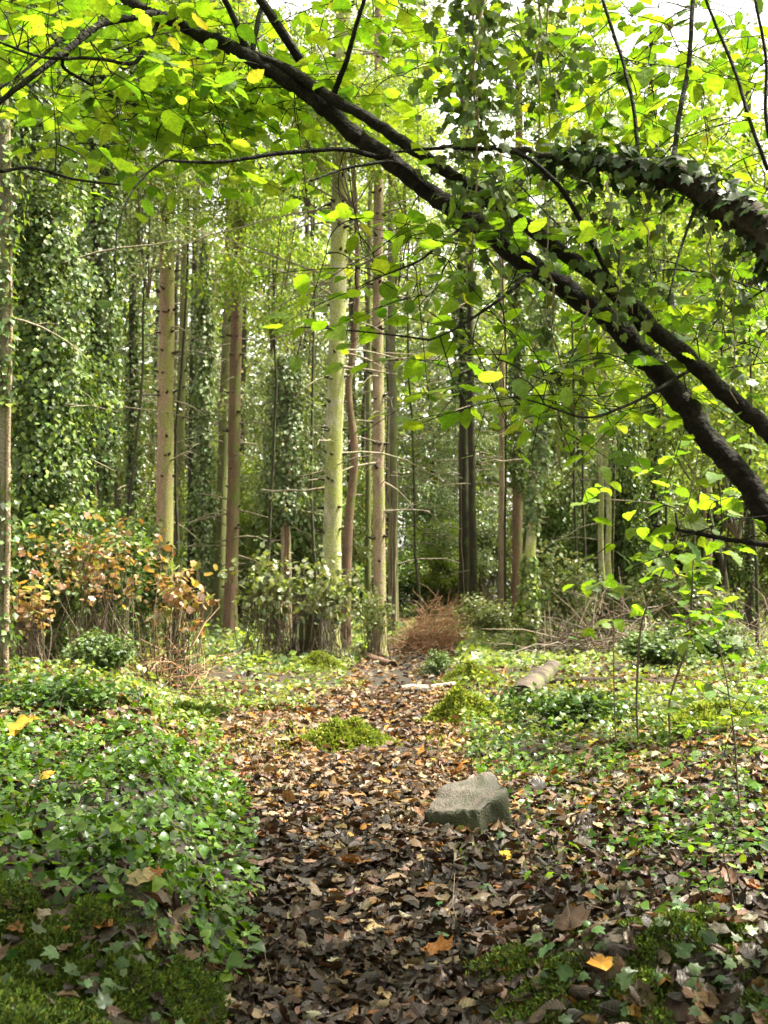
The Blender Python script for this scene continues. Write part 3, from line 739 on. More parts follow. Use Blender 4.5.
T('mossy_tree', 'slim mossy trunk seen between the pale lichened trunk and the tan conifer', 368, 369, 31, 6, B_MOSSY, 16, dead=20)
T('vine_clad_tree', 'grey trunk wrapped in upright vine stems behind the tan conifer', 394, 392, 28, 9, B_GREY, 15, vines=9, dead=14)
T('dark_tree', 'thicker of the two dark trunks standing close together behind the brown brush pile', 463, 462, 34, 11, B_DARK, 17, ivy=(7.2, 11, .5, .3, 2200, IVYC), vines=3, dead=14)
T('dark_tree', 'thinner of the two close dark trunks, with a mossy foot', 474, 471, 33, 8, B_DARK, 16, flare=.3, dead=12)
T('tan_tree', 'thin tan trunk alone in the gap past the two dark trunks', 501, 500, 36, 7, B_TAN, 16, dead=20, stubs=12)
T('ivy_clad_tree', 'red brown trunk sheathed in ivy above head height, behind the leaning mossy trunk', 517, 518, 29, 10, B_RED, 16, ivy=(3.6, 13, .24, .34, 5200, IVYC), dead=10)
T('ivy_clad_tree', 'leaning trunk with a mossy ivied foot and a pale bare patch', 528, 545, 20, 11, B_PALE, 12, pts_px=[(523, 662), (526, 620), (529, 570), (532, 530), (537, 480), (541, 420), (545, 350), (548, 280), (550, 200)], ivy=[(2.25, 8.5, .20, .30, 5000, BLUE), (.0, 1.95, .22, .17, 2000, BLUE + YEL)], dead=8)
T('dark_tree', 'narrow dark trunk between the leaning ivied trunk and the pale twin stems', 554, 553, 38, 7, B_DARK, 16, dead=20)
T('dark_tree', 'shadowy trunk directly behind the pale twin stems', 590, 588, 40, 8, B_DARK, 16, ivy=(1, 12, .16, .2, 1800, IVYC))
T('twisted_tree', 'straighter of the pale mossy twin stems under the arch', 601, 598, 26, 6, B_PALE, 10, pts_px=[(606, 640), (603, 590), (600, 540), (602, 490), (599, 440), (600, 380), (597, 300)], dead=10)
T('twisted_tree', 'wavier of the pale mossy twin stems under the arch', 609, 604, 25.5, 6, B_PALE, 10, pts_px=[(610, 645), (612, 600), (607, 560), (610, 510), (605, 465), (607, 410), (603, 340), (606, 280)], dead=8)
T('ivy_clad_tree', 'dim ivy clad trunk behind the tall leafy saplings', 657, 655, 28, 11, B_DARK, 16, ivy=(.5, 13, .22, .3, 5200, IVYC))
T('slender_tree', 'very thin grey trunk seen through the sapling leaves', 686, 684, 42, 5, B_GREY, 15)
T('pale_tree', 'pale brown trunk low behind the ivy bushes under the arch foot', 708, 707, 30, 9, B_TAN, 14, ivy=(4, 12, .2, .3, 3500, IVYC))
T('curved_tree', 'dark bent trunk beside the pale brown trunk', 725, 712, 27, 6, B_DARK, 8, pts_px=[(726, 640), (727, 595), (722, 560), (713, 532), (706, 500), (704, 450), (700, 380)])
T('ivy_clad_tree', 'ivy clad trunk at the edge beyond the arch foot', 752, 750, 25, 10, B_DARK, 14, ivy=(.5, 12, .2, .3, 4500, IVYC))

# leafy side shoots high on three of the conifers
def side_shoots(label_start, z, mesh, s, dx=0.0):
    r = next(o for o in COL.objects if o.get('label', '').startswith(label_start))
    c = link('crown', mesh, r); c.location = (dx, -.7, z); c.scale = (s, s, s); c.rotation_euler = (0, 0, z)
side_shoots('pale lichened trunk studded', 9.3, BROAD[1], .62, .4)
side_shoots('red brown conifer trunk with', 10.6, BROAD[0], .62, .3)
side_shoots('straight pinkish brown conifer', 9.6, BROAD[1], .55)
side_shoots('clean tan conifer trunk', 9.9, BROAD[0], .5, .2)
# leafy trees seen mostly as crowns: centre pixel, distance, size
def leafy(label, px, py, d, mesh, s=1.0, mat=B_DARK, r=.032, name='leafy_tree', rot=None, sz=None):
    c = P(px, py, d); x, z = c[0], c[2]; z0 = float(height(x, d)); rng = np.random.default_rng(int(px + py))
    root = thing(name, label, 'tree', (x, d, z0 - .03))
    mb = MB(); n = 12; t = np.linspace(0, 1, n); w = np.cumsum(rng.normal(size=(n, 2)) * .035, 0)
    w = w - t[:, None] * w[-1] + np.array([[.5, 0]]) * (1 - t[:, None]) * rng.uniform(-1, 1)
    mb.tube(np.column_stack([w, -.1 + t * (z - z0)]), np.linspace(r * 1.2, r * .5, n), 8, wob=.08, rng=rng)
    mb.build('trunk', mat, root)
    o = link('crown', mesh, root); o.location = (0, 0, z - z0); o.rotation_euler = (0, 0, rng.random() * 6.28 if rot is None else rot)
    o.scale = (s, s, s if sz is None else sz)
    return root
leafy('bright yellow green leafy crown high between the red brown conifer and the pale trunk', 272, 225, 21.5, BROAD[0], .75, sz=1.0)
leafy('grey green leafy tree filling the gap behind the short ivy topped snag', 282, 440, 27, BROAD_P, .95, sz=1.25)
leafy('pale leafy tree in front of the pinkish conifer top, reaching over its trunk', 150, 190, 21, BROAD_P, .75, sz=.9)
leafy('blue green drooping evergreen between the tan conifer and the dark trunks', 424, 585, 37, CONI_B, .85, name='evergreen_tree')
leafy('second blue green evergreen, farther back above the brown brush pile', 480, 590, 46, CONI_B, .9, name='evergreen_tree')
leafy('yellowing low leafy tree beside the brown brush pile', 440, 545, 38, BROAD[0], .62)
leafy('pale crown under the open sky gap at the top', 455, 250, 44, BROAD_P, 1.5)
leafy('yellow green crown above the leaning ivied trunk', 565, 360, 34, BROAD[0], 1.15)
leafy('tall yellow green crown behind the ivy clad limb', 655, 250, 26, BROAD[1], 1.25, sz=1.3)
leafy('bright yellow green tree behind the arch foot', 735, 400, 24, BROAD[1], 1.1, sz=1.2)
leafy('yellow leafy tree glowing through the right of the saplings', 700, 500, 33, BROAD[0], .8, sz=.9)
leafy('pale understorey tree around the twin stems', 620, 500, 31, BROAD_P, .85, sz=1.2)
leafy('dark ivy thick crown overhanging the top corner above the thin edge trunk', -6, 90, 12.5, BROAD_I, .75, B_DARK)
leafy('pale leafy crown over the ivy draped tree', 110, 140, 21, BROAD_P, .95)
leafy('olive leafy tree low behind the dark slim trunk', 118, 470, 27, BROAD_O, .85, sz=1.1)
leafy('yellow green crown over the tan conifer', 395, 225, 33, BROAD[1], .95)
leafy('pale green leafy tree in the distance behind the mossy trunks', 225, 420, 42, BROAD_P, 1.2, sz=1.6)
leafy('yellow green tree crown beyond the ivy limb at the top edge', 740, 150, 22, BROAD[0], 1.0)
leafy('airy yellow crown at the top over the hanging ivy', 580, 130, 27, BROAD[1], .9)

leafy('thin yellow green crown across the top of the pale lichened trunk', 310, 95, 24, BROAD[0], .85, sz=1.1)
leafy('airy yellow green crown above the tan conifer under the arching stems', 385, 60, 30, BROAD[1], 1.0, sz=1.2)
leafy('yellow green crown in the top corner behind the hazel leaves', 190, 40, 23, BROAD[0], 1.0)
leafy('bright green leafy tree low behind the red brown conifer', 255, 500, 31, BROAD[0], .6, sz=.9)
leafy('leafy crown behind the long dark ivy strand', 505, 200, 29, BROAD[1], .85)
leafy('bright leafy crown just under the upper arching stem', 405, 150, 26, BROAD[0], .7)
leafy('green crown at the top edge over the ivy clad limb', 560, 40, 28, BROAD[1], .9)
leafy('pale green crown in the depth between the pale trunk and the red brown conifer', 300, 330, 34, BROAD_P, 1.0, sz=1.2)
leafy('pale young tree right of the two dark trunks', 535, 520, 37, BROAD_P, .7, sz=1.1)
leafy('yellow green young tree beyond the twin stems', 640, 430, 36, BROAD[0], .8, sz=1.4)
# ------------------------------------------------------------------ shrubs
def shrub_mesh(seed, rad, n, cols, leaf, s, mat, stems=9, nsub=40, sub=.28, droop=.35, z0=.5):
    rng = np.random.default_rng(seed)
    p, c, k = clump(n, rad, nsub, sub, rng, .3)
    up = np.array([0, 0, rad[2] * z0 + rad[2]])
    p += up; c = c + up
    q = p[:, 2] > .04; p, k = p[q], k[q]; n = len(p)
    fb = MB(); out = norm(p - c[k]); R = leafR(n, .7, .55, out, .4, droop, rng)
    T_ = leaf if isinstance(leaf, list) else [leaf]; w = rng.integers(0, len(T_), n); sc = rng.uniform(s * .6, s * 1.3, n); cc = pal(n, cols, .18, rng)
    for i, t in enumerate(T_):
        qq = w == i; fb.leaves(t, p[qq], R[qq], sc[qq], cc[qq])
    sb = MB()
    for i in range(min(nsub, stems * 3)):
        b = np.array([rng.normal() * .34 * rad[0], rng.normal() * .34 * rad[1], -.1])
        add_branches(sb, b, [c[i]], .007 + .006 * rng.random(), rng, 0, 5)
    return fb.mesh('foliage', [mat]), sb.mesh('stem', [B_TWIG])

def shrub(name, label, px, py, meshes, s=1.0, d=None, cat='shrub', group=None, rz=None, dz=0.0):
    b = GP(px, py) if d is None else np.array([PX(px, d), d, float(height(PX(px, d), d))])
    root = thing(name, label, cat, b + [0, 0, dz - .02], group)
    link('foliage', meshes[0], root); link('stem', meshes[1], root)
    root.scale = (s, s, s) if np.ndim(s) == 0 else tuple(s); root.rotation_euler = (0, 0, RNG.random() * 6.28 if rz is None else rz)
    return root

S_AUT = shrub_mesh(300, (1.35, .9, .80), 620, AUT, SYC[:3] + ROLL[:2], .080, M_SHRUB, 20, 230, .17, .5, .62)
S_AUT2 = shrub_mesh(301, (.65, .5, .65), 190, AUT, SYC[:4], .105, M_SHRUB, 16, 70, .16, .5, .8)
S_PAL = shrub_mesh(302, (.9, .7, .80), 520, [((.20, .24, .09), 3), ((.34, .36, .22), 2.5), ((.11, .15, .045), 2), ((.25, .29, .06), 2)], SYC[:3], .105, M_SHRUB, 20, 200, .15, .3, .5)
S_IVY = shrub_mesh(303, (.55, .5, .36), 2600, IVYC + [((.09, .13, .07), 3)], IVY, .06, M_IVY, 5, 30, .2, .3, .1)
S_LOW = shrub_mesh(305, (.75, .5, .14), 1500, [((.05, .10, .02), 3), ((.08, .14, .03), 2), ((.03, .055, .015), 2)], IVY, .06, M_GREEN, 5, 50, .16, .2, .2)
S_BRAM = shrub_mesh(304, (1.1, .9, .7), 2600, PALE + OLIVE, KITE, .085, M_SHRUB, 12, 50, .25, .3, .3)
S_UND = [shrub_mesh(310 + i, (1.2, 1.2, 1.5), 5200, c, KITE, .10, M_SHRUB if i else M_IVY, 9, 60, .34, .35, .15) for i, c in enumerate((IVYC, OLIVE, BLUE, PALE, YEL))]
shrub('autumn_shrub', 'large straggly shrub of rusty and pinkish autumn leaves on the bank', 88, 692, S_AUT, 1.0, d=13.0, rz=.4)
shrub('autumn_shrub', 'smaller rusty leaved shrub arm under the straight pinkish conifer', 178, 690, S_AUT2, 1.0, d=13.6)
shrub('autumn_shrub', 'low brown leaved sprig at the far end of the bank by the picture edge', 30, 700, S_AUT2, (.9, .9, .65), d=11.5)
shrub('pale_leaved_shrub', 'pale leaved shrub spreading in front of the pale lichened trunk', 330, 668, S_PAL, (.8, .8, 1.0), d=18.2)
shrub('pale_leaved_shrub', 'yellowish leaved shrub growing around the hollow stump', 272, 660, S_PAL, (1, 1, 1.1), d=18.6)
shrub('pale_leaved_shrub', 'small pale leaved bush at the foot of the tan conifer', 372, 664, S_PAL, (.6, .6, .7), d=19.6)
S_EV = shrub_mesh(306, (.75, .75, 1.0), 4200, IVYC, KITE, .085, M_IVY, 8, 60, .26, .35, .1)
shrub('evergreen_shrub', 'dark evergreen shrub at the foot of the broad ivy mass', 38, 0, S_EV, 1.0, d=13.2)
shrub('evergreen_shrub', 'dark evergreen shrub behind the autumn shrub, under the ivy draped tree', 105, 0, S_EV, (1.1, 1, 1.15), d=15.8)
shrub('evergreen_shrub', 'dark evergreen shrub between the ivy draped tree and the pinkish conifer', 138, 0, S_EV, (1, 1, 1.2), d=19)
shrub('ivy_bush', 'dense dark ivy bush on the bank beneath the autumn shrub', 105, 705, S_IVY, (.8, .8, .8), d=11.6)
shrub('ivy_bush', 'round dark ivy bush beside the path bend', 438, 680, S_IVY, (.45, .45, .6), d=15.6)
shrub('ivy_bush', 'pale ivy bush under the saplings at the clearing edge', 655, 690, S_IVY, (1.6, 1.2, .85), d=15.5)
shrub('ivy_bush', 'second pale ivy bush nearer the picture edge at the clearing side', 715, 680, S_IVY, (1.3, 1.2, .9), d=17)
shrub('ivy_bush', 'low dark ivy patch bush behind the litter beyond the mossy hummocks', 570, 740, S_LOW, 1.0, d=9.8, rz=0)
shrub('ivy_bush', 'low ivy patch at the bank top above the bright ground cover', 60, 760, S_LOW, (1.0, .8, .9), d=8.2, rz=0)
shrub('bramble_bush', 'pale bramble thicket around the foot of the leaning ivied trunk', 560, 655, S_BRAM, (1, 1, 1.3), d=21.5)
shrub('bramble_bush', 'bramble thicket behind the tangle of dry sticks', 610, 660, S_BRAM, (1.1, 1, 1.0), d=23)
shrub('bramble_bush', 'bramble thicket beyond the pale ivy bushes', 690, 660, S_BRAM, (1.3, 1, 1.1), d=22)
shrub('bramble_bush', 'low bramble between the brush pile and the two dark trunks', 492, 655, S_BRAM, (.9, .9, .7), d=23)
# dim undergrowth farther back: many alike
spots = []
g2 = np.random.default_rng(77)
for i in range(130):
    d = g2.uniform(25, 52); spots.append((g2.uniform(-60, 830), d))
for i, (px, d) in enumerate(spots):
    x = PX(px, d)
    if abs(x - path_x(d)) < 1.2 and d < 30: continue
    if any(d < dt + .5 and abs(px - pt) < 1.15 * F / d for pt, dt in ((165, 23), (182, 30), (206, 27), (226, 29), (380, 20), (394, 28), (463, 34), (474, 33), (501, 36), (605, 26), (657, 28), (708, 30))):
        continue
    k = g2.integers(0, 5)
    lab = ['dark glossy evergreen shrub in the dim undergrowth behind the trunks', 'olive green shrub in the undergrowth behind the trunks', 'blue green shrub in the undergrowth behind the trunks', 'pale leaved shrub in the undergrowth behind the trunks', 'yellow green shrub in the undergrowth behind the trunks'][k]
    shrub('understorey_shrub', lab, px, 0, S_UND[k], (g2.uniform(.7, 1.3), g2.uniform(.7, 1.3), g2.uniform(.6, 1.9)), d=d, group=['dark evergreen shrubs of the undergrowth', 'olive shrubs of the undergrowth', 'blue green shrubs of the undergrowth', 'pale shrubs of the undergrowth', 'yellow green shrubs of the undergrowth'][k])
# thin far trunks, alike
CONI_F = conifer_mesh('conifer_crown', 2.2, 8.0, 20.0, 26, 108, [((.10, .13, .05), 3), ((.13, .165, .06), 2), ((.18, .20, .09), 1)], .6, .24)
mb = MB(); zz = np.linspace(-.2, 17, 24); ww = np.cumsum(g2.normal(size=(24, 2)) * .03, 0)
mb.tube(np.column_stack([ww, zz]), .13 * (1.05 - .03 * zz), 9)
far = thing('far_tree', 'slim far trunk among many in the depth of the wood', 'tree', (0, 48, 0), 'slim far trunks in the depth of the wood')
mb.build('trunk', B_DARK, far); link('crown', CONI_F, far).location = (ww[15][0], ww[15][1], 0)
first = True
for i in range(30):
    d = g2.uniform(36, 60); px = g2.uniform(-40, 810); x = PX(px, d)
    z = float(height(x, d)); s = g2.uniform(.7, 1.25)
    if first:
        far.location = (x, d, z); first = False
    else:
        copy_thing(far, (x, d, z), g2.random() * 6.28, (s, s, g2.uniform(.85, 1.15)))

# the wood beyond, one mass
def distant():
    rng = np.random.default_rng(5); mb = MB()
    n = 170000
    d = rng.uniform(54, 84, n); x = rng.uniform(-.52, .52, n) * d; u = rng.random(n)
    top = 25 + 8 * fbm(x * .16, d * .1, 3) - 3 * np.exp(-((x / d - .09) / .11) ** 2)
    z = u ** .85 * top
    k = fbm(x * .5 + z * .1, z * .42, 3) + rng.normal(size=n) * .12 > -.16
    d, x, z = d[k], x[k], z[k]; n = len(x)
    c = pal(n, BLUE + OLIVE + PALE + PALE + YEL + YEL, .2, rng)
    mb.leaves(KITE, np.column_stack([x, d, z + height(x, d)]), leafR(n, .6, .7, rng=rng), rng.uniform(.25, .55, n), c)
    # the wood goes on unseen beside and behind the photographer; added to block light
    n = 60000
    a = rng.uniform(math.radians(28), math.radians(332), n); d = rng.uniform(13, 30, n) + 8 * np.clip(np.cos(a), 0, 1); x = np.sin(a) * d; y = np.cos(a) * d
    z = rng.random(n) ** .8 * (15 + 5 * fbm(x * .2, y * .2, 2))
    k = (np.abs(x) > np.abs(y) * .5 + 3) | (y < 0); k &= fbm(x * .4 + z * .1, y * .4 + z * .4, 3) > -.2
    x, y, z = x[k], y[k], z[k]; n = len(x)
    mb.leaves(KITE, np.column_stack([x, y, z + height(x, y)]), leafR(n, .6, .7, rng=rng), rng.uniform(.2, .42, n), pal(n, OLIVE + YEL + IVYC, .2, rng))
    for i in range(45):
        dd = rng.uniform(54, 78); xx = rng.uniform(-.48, .48) * dd; h = float(height(xx, dd))
        mb.tube([[xx, dd, h - .3], [xx + rng.normal() * .15, dd, h + 8], [xx + rng.normal() * .3, dd, h + 17]], [.2, .16, .07], 7, mat=1)
    tag(mb.build('distant_woods', [M_CROWN, B_DARK]), 'hazy green mass of woodland closing off the view behind the trunks', 'woods', kind='stuff')
distant()

# ------------------------------------------------------------------ low undergrowth between the trunks
def undergrowth():
    rng = np.random.default_rng(15); mb = MB(); n = 60000
    y = rng.uniform(17, 50, n); x = (rng.random(n) * 2 - 1) * y * .40
    k = (np.abs(x - path_x(y)) > .9 + .4 * fbm(x, y)) | (y > 24); x, y = x[k], y[k]
    k = fbm(x * .55, y * .55) + rng.normal(size=len(x)) * .1 > -.18; x, y = x[k], y[k]; n = len(x)
    h = np.clip(.12 + .5 * (fbm(x * .8, y * .8) + .3) * sstep((y - 17) / 6), .03, 1)
    mb.leaves(KITE, np.column_stack([x, y, height(x, y) + rng.random(n) * h]), leafR(n, .9, .5, rng=rng), rng.uniform(.08, .17, n), pal(n, BLUE + PALE + YEL[:2], .2, rng))
    tag(mb.build('undergrowth', M_SHRUB), 'low leafy undergrowth between the trunks past the clearing', 'undergrowth', kind='stuff')
undergrowth()

# ------------------------------------------------------------------ stone, logs, stump, brush pile
def stone():
    b = GP(467, 836); d = b[1]; k = d / F
    rng = np.random.default_rng(4)
    # corners of a blunt wedge: broad flat top that tilts toward the camera, steep front
    W = 45 * k; D = .18
    plan = [(-1.0, -.15, .155), (-.25, -.62, .17), (.24, -.95, .19), (.98, .15, .265), (.62, 1.0, .335), (-.5, .85, .255)]
    top = [(x * W, y * D, z) for x, y, z in plan]
    bot = [(x * W * 1.03, y * D * 1.05, -.05) for x, y, z in plan]
    import bmesh
    bm = bmesh.new()
    tv = [bm.verts.new(p) for p in top]; bv = [bm.verts.new(p) for p in bot]
    bm.faces.new(tv); bm.faces.new(bv[::-1])
    for i in range(6):
        j = (i + 1) % 6; bm.faces.new([bv[i], bv[j], tv[j], tv[i]])
    bmesh.ops.recalc_face_normals(bm, faces=bm.faces)
    bmesh.ops.bevel(bm, geom=list(bm.edges), offset=.020, segments=2, affect='EDGES', profile=.6)
    bmesh.ops.triangulate(bm, faces=bm.faces)
    for it in range(3):
        bmesh.ops.subdivide_edges(bm, edges=[e for e in bm.edges if e.calc_length() > .022], cuts=1, use_grid_fill=True)
        bmesh.ops.triangulate(bm, faces=bm.faces)
    for v in bm.verts:
        x, y, z = v.co
        n = float(fbm(np.array(x * 9 + 3), np.array(y * 9 + z * 7), 3)); m = float(fbm(np.array(x * 34 + z * 20), np.array(y * 34), 2))
        v.co += v.normal * (.034 * n + .012 * m)
    me = bpy.data.meshes.new('rock')
    bm.to_mesh(me); bm.free()
    for p in me.polygons: p.use_smooth = True
    m = bpy.data.materials.new('stone'); t, N, L = nt(m)
    g = N.new('ShaderNodeNewGeometry')
    n1 = N.new('ShaderNodeTexNoise'); n1.inputs['Scale'].default_value = 9; n1.inputs['Detail'].default_value = 8; n1.inputs['Roughness'].default_value = .7; L.new(g.outputs['Position'], n1.inputs['Vector'])
    rp = N.new('ShaderNodeValToRGB'); L.new(n1.outputs['Fac'], rp.inputs[0]); e = rp.color_ramp.elements
    e[0].position = .32; e[0].color = (.032, .027, .020, 1); e[1].position = .70; e[1].color = (.125, .10, .078, 1)
    n2 = N.new('ShaderNodeTexNoise'); n2.inputs['Scale'].default_value = 7; n2.inputs['Detail'].default_value = 7; n2.inputs['Roughness'].default_value = .75; L.new(g.outputs['Position'], n2.inputs['Vector'])
    dt = N.new('ShaderNodeVectorMath'); dt.operation = 'DOT_PRODUCT'; L.new(g.outputs['Normal'], dt.inputs[0]); dt.inputs[1].default_value = (.25, -.65, -.55)  # front and underside take dark moss; their shade is put into its colour
    ma = N.new('ShaderNodeMath'); ma.operation = 'MULTIPLY_ADD'; L.new(dt.outputs['Value'], ma.inputs[0]); ma.inputs[1].default_value = .16; L.new(n2.outputs['Fac'], ma.inputs[2])
    r2 = N.new('ShaderNodeMapRange'); L.new(ma.outputs[0], r2.inputs[0]); r2.inputs[1].default_value = .42; r2.inputs[2].default_value = .55; r2.inputs[4].default_value = .9
    mx = N.new('ShaderNodeMix'); mx.data_type = 'RGBA'; L.new(r2.outputs[0], mx.inputs[0]); L.new(rp.outputs[0], mx.inputs[6]); mx.inputs[7].default_value = (.026, .030, .010, 1)
    n3 = N.new('ShaderNodeTexNoise'); n3.inputs['Scale'].default_value = 90; n3.inputs['Detail'].default_value = 4; L.new(g.outputs['Position'], n3.inputs['Vector'])
    r3 = N.new('ShaderNodeMapRange'); r3.inputs[1].default_value = .3; r3.inputs[2].default_value = .7; r3.inputs[3].default_value = .65; r3.inputs[4].default_value = 1.3; L.new(n3.outputs['Fac'], r3.inputs[0])
    sc = N.new('ShaderNodeVectorMath'); sc.operation = 'SCALE'; L.new(mx.outputs[2], sc.inputs[0]); L.new(r3.outputs[0], sc.inputs['Scale'])
    pr = N.new('ShaderNodeBsdfPrincipled'); L.new(sc.outputs[0], pr.inputs['Base Color']); pr.inputs['Roughness'].default_value = .7
    bp = N.new('ShaderNodeBump'); bp.inputs['Strength'].default_value = .7; bp.inputs['Distance'].default_value = .012; L.new(n3.outputs['Fac'], bp.inputs['Height']); L.new(bp.outputs[0], pr.inputs['Normal'])
    o_ = N.new('ShaderNodeOutputMaterial'); L.new(pr.outputs[0], o_.inputs['Surface'])
    me.materials.append(m)
    o = link('stone', me); o.location = tuple(b + [0, .06, -.035])
    tag(o, 'squarish grey stone with mossy, shade-darkened sides lying on the leafy path', 'stone')
stone()
B_LOG = bark('log_bark', (.105, .08, .062), (.03, .023, .018), moss=(.13, .13, .06), amt=.3, scale=5, zs=1)
B_CUT = bark('log_end', (.05, .035, .025), (.025, .018, .012), amt=.0)
B_BLEACH = bark('bleached_wood', (.42, .37, .29), (.28, .23, .17), amt=.05)

def smooth_line(q, n):
    q = np.array(q, float); t = np.linspace(0, len(q) - 1, n)
    p = np.column_stack([np.interp(t, np.arange(len(q)), q[:, j]) for j in range(3)])
    for _ in range(4): p[1:-1] = (p[:-2] + 2 * p[1:-1] + p[2:]) / 4
    return p

def lying(name, label, pxs, r, mat, cat, twigs=0, hollow=True, lift=.6, sides=14, group=None):
    rng = np.random.default_rng(int(pxs[0][0] * 3 + pxs[0][1]))
    q = [GP(a, b) for a, b in pxs]; c = q[0].copy()
    pts = smooth_line([p - c + [0, 0, r * lift] for p in q], 18)
    pts[:, 2] += np.cumsum(rng.normal(size=18) * r * .05)
    root = thing(name, label, cat, c, group)
    mb = MB(); mb.tube(pts, np.linspace(r * 1.05, r * .85, 18) * (1 + .06 * rng.normal(size=18)), sides, cap=False, wob=.12, rng=rng)
    if not hollow:
        mb.tube(pts[[0, 1]], [r * .9, r * .9], sides)
    b = mb.build('bark', mat, root)
    if hollow:
        for i, j in ((0, 1), (-1, -2)):
            mb = MB(); dr = norm(pts[i] - pts[j]); rr = r * (1.0 if i == 0 else .82)
            mb.tube([pts[i] - dr * .05, pts[i] - dr * .012, pts[i] - dr * .03], [rr, rr * .97, rr * .45], sides, wob=.1, rng=rng)
            mb.build('cut_end', B_CUT, root)
    for i in range(twigs):
        k = rng.integers(2, 15); a = pts[k]; e = a + norm(rng.normal(size=3) * [1, 1, .3] + [0, 0, .5]) * rng.uniform(.1, .3)
        mb = MB(); mb.tube([a, (a + e) / 2 + rng.normal(size=3) * .02, e], [r * .35, r * .25, r * .15], 6); mb.build('side_twig', mat, root)
    return root
lying('fallen_log', 'short cut log with a dark end lying past the mossy hummock', [(522, 706), (535, 692), (553, 675)], .13, B_LOG, 'log')
lying('fallen_log', 'thin fallen log lying crosswise behind the short cut log', [(540, 686), (585, 683), (640, 684), (690, 690)], .05, B_LOG, 'log')
lying('fallen_branch', 'pale barkless branch lying across the path at its bend', [(398, 692), (425, 690), (455, 687)], .045, B_BLEACH, 'branch')
lying('fallen_log', 'rotten log lying at the foot of the pale lichened trunk', [(345, 652), (368, 660), (392, 668)], .09, B_RED, 'log', twigs=3)
for (pxs, r, lab) in (
    ([(120, 912), (135, 940), (140, 965)], .005, 'thin pale stalk leaning on the mossy bank'),
    ([(470, 935), (440, 930), (412, 942)], .008, 'dark crooked twig lying on the wet path in front of the stone'),
    ([(255, 980), (270, 1000), (262, 1020)], .009, 'short dark twig at the foot of the mossy bank'),
    ([(300, 805), (345, 800), (395, 803)], .008, 'long thin twig lying across the path left of the stone'),
    ([(560, 700), (600, 712), (640, 706)], .012, 'grey stick in the green cover beyond the stone'),
    ([(390, 760), (430, 765), (470, 758)], .008, 'thin twig lying behind the stone'),
    ([(530, 860), (560, 850), (600, 856)], .006, 'thin brown twig lying in the litter beside the stone'),
    ([(600, 790), (640, 780), (670, 786)], .008, 'bent twig in the litter toward the saplings')):
    lying('fallen_twig', lab, pxs, r, B_TWIG, 'twig', twigs=2, hollow=False, sides=6, lift=2.0)

def stump():
    b = GP(308, 662); d = b[1]; rng = np.random.default_rng(9)
    root = thing('hollow_stump', 'dark hollow broken stump in front of the pale lichened trunk', 'stump', b)
    mb = MB(); n = 22; th = np.linspace(0, 6.283, n, endpoint=False); r = .30
    zt = .55 + .3 * rng.random(n) * (np.sin(th) > -.6) - .35 * (np.sin(th) < -.5)
    o = 1 + .14 * rng.normal(size=n)
    rings = [(1.5, -.05, None), (1.15, .10, None), (1.0, .3, None), (.95, 0, 1.0), (.78, 0, .97), (.72, .12, None)]
    V = []
    for f, z, k in rings:
        zz = np.full(n, z) if k is None else zt * k
        if k is None and z > .11 and f > .9: zz = np.minimum(zz, zt * .6)
        V.append(np.column_stack([np.cos(th) * r * f * o, np.sin(th) * r * f * o, zz]))
    V = np.array(V).reshape(-1, 3); i = np.arange(5)[:, None] * n; j = np.arange(n)[None]
    mb.add(V, quads=np.stack([i + j, i + (j + 1) % n, i + n + (j + 1) % n, i + n + j], -1).reshape(-1, 4)); mb.build('shell', B_DARK, root)
    mb = MB()
    for i in range(5):
        mb = MB(); a = rng.random() * 6.283
        mb.tube([[np.cos(a) * .28, np.sin(a) * .28, .15], [np.cos(a) * .48, np.sin(a) * .48, .05], [np.cos(a) * .75, np.sin(a) * .75, -.05]], [.08, .06, .03], 7)
        mb.build('root', B_DARK, root)
    b = GP(283, 655)
    root = thing('broken_stump', 'tall reddish rotten stump beside the dark hollow one', 'stump', b)
    mb = MB(); mb.tube([[0, 0, -.05], [0, 0, .15], [.02, 0, .5], [.0, 0, .8], [.03, 0, .95]], [.22, .15, .12, .11, .05], 12, wob=.35, rng=rng); mb.build('trunk', B_RED, root)
    link('ivy', ivy_mesh('ivy', [[0, 0, .1], [0, 0, .5]], [.18, .14], 300, BLUE, 4), root)
stump()

def twig_heap(name, label, px, py, w, dpt, h, n, cols, d=None, lmin=.3, lmax=.8, r=.005, arch=False, cat='brush pile'):
    b = GP(px, py) if d is None else np.array([PX(px, d), d, float(height(PX(px, d), d))])
    rng = np.random.default_rng(int(px)); root = thing(name, label, cat, b)
    mb = MB()
    for i in range(n):
        a = rng.random() * 6.283; q = np.sqrt(rng.random())
        x, y = w * q * np.cos(a), dpt * q * np.sin(a); z = rng.random() * h * np.sqrt(max(0, 1 - q * q)) * (1 + .3 * np.sin(a + 1) + .25 * np.sin(3 * a + q * 4))
        dr = norm(rng.normal(size=3) * [1, 1, .55] + ([np.cos(a) * .5, np.sin(a) * .5, .5] if not arch else [0, 0, .5])); l = rng.uniform(lmin, lmax)
        p0 = np.array([x, y, max(z, .0)]); p1 = p0 + dr * l * .5 + rng.normal(size=3) * .03; p2 = p0 + dr * l + np.array([0, 0, -.12 * l if arch else .05 * l])
        p2[2] = max(p2[2], .0)
        mb.tube([p0, p1, p2], [r, r * .8, r * .4], 4, pal(1, cols, .15, rng)[0], cap=False)
    mb.build('twig_tangle', M_DRY, root)
    return root
BR = [((.34, .20, .11), 3), ((.26, .14, .075), 2), ((.42, .29, .18), 1)]
GR = [((.20, .15, .11), 3), ((.13, .095, .07), 2), ((.30, .25, .19), 1)]
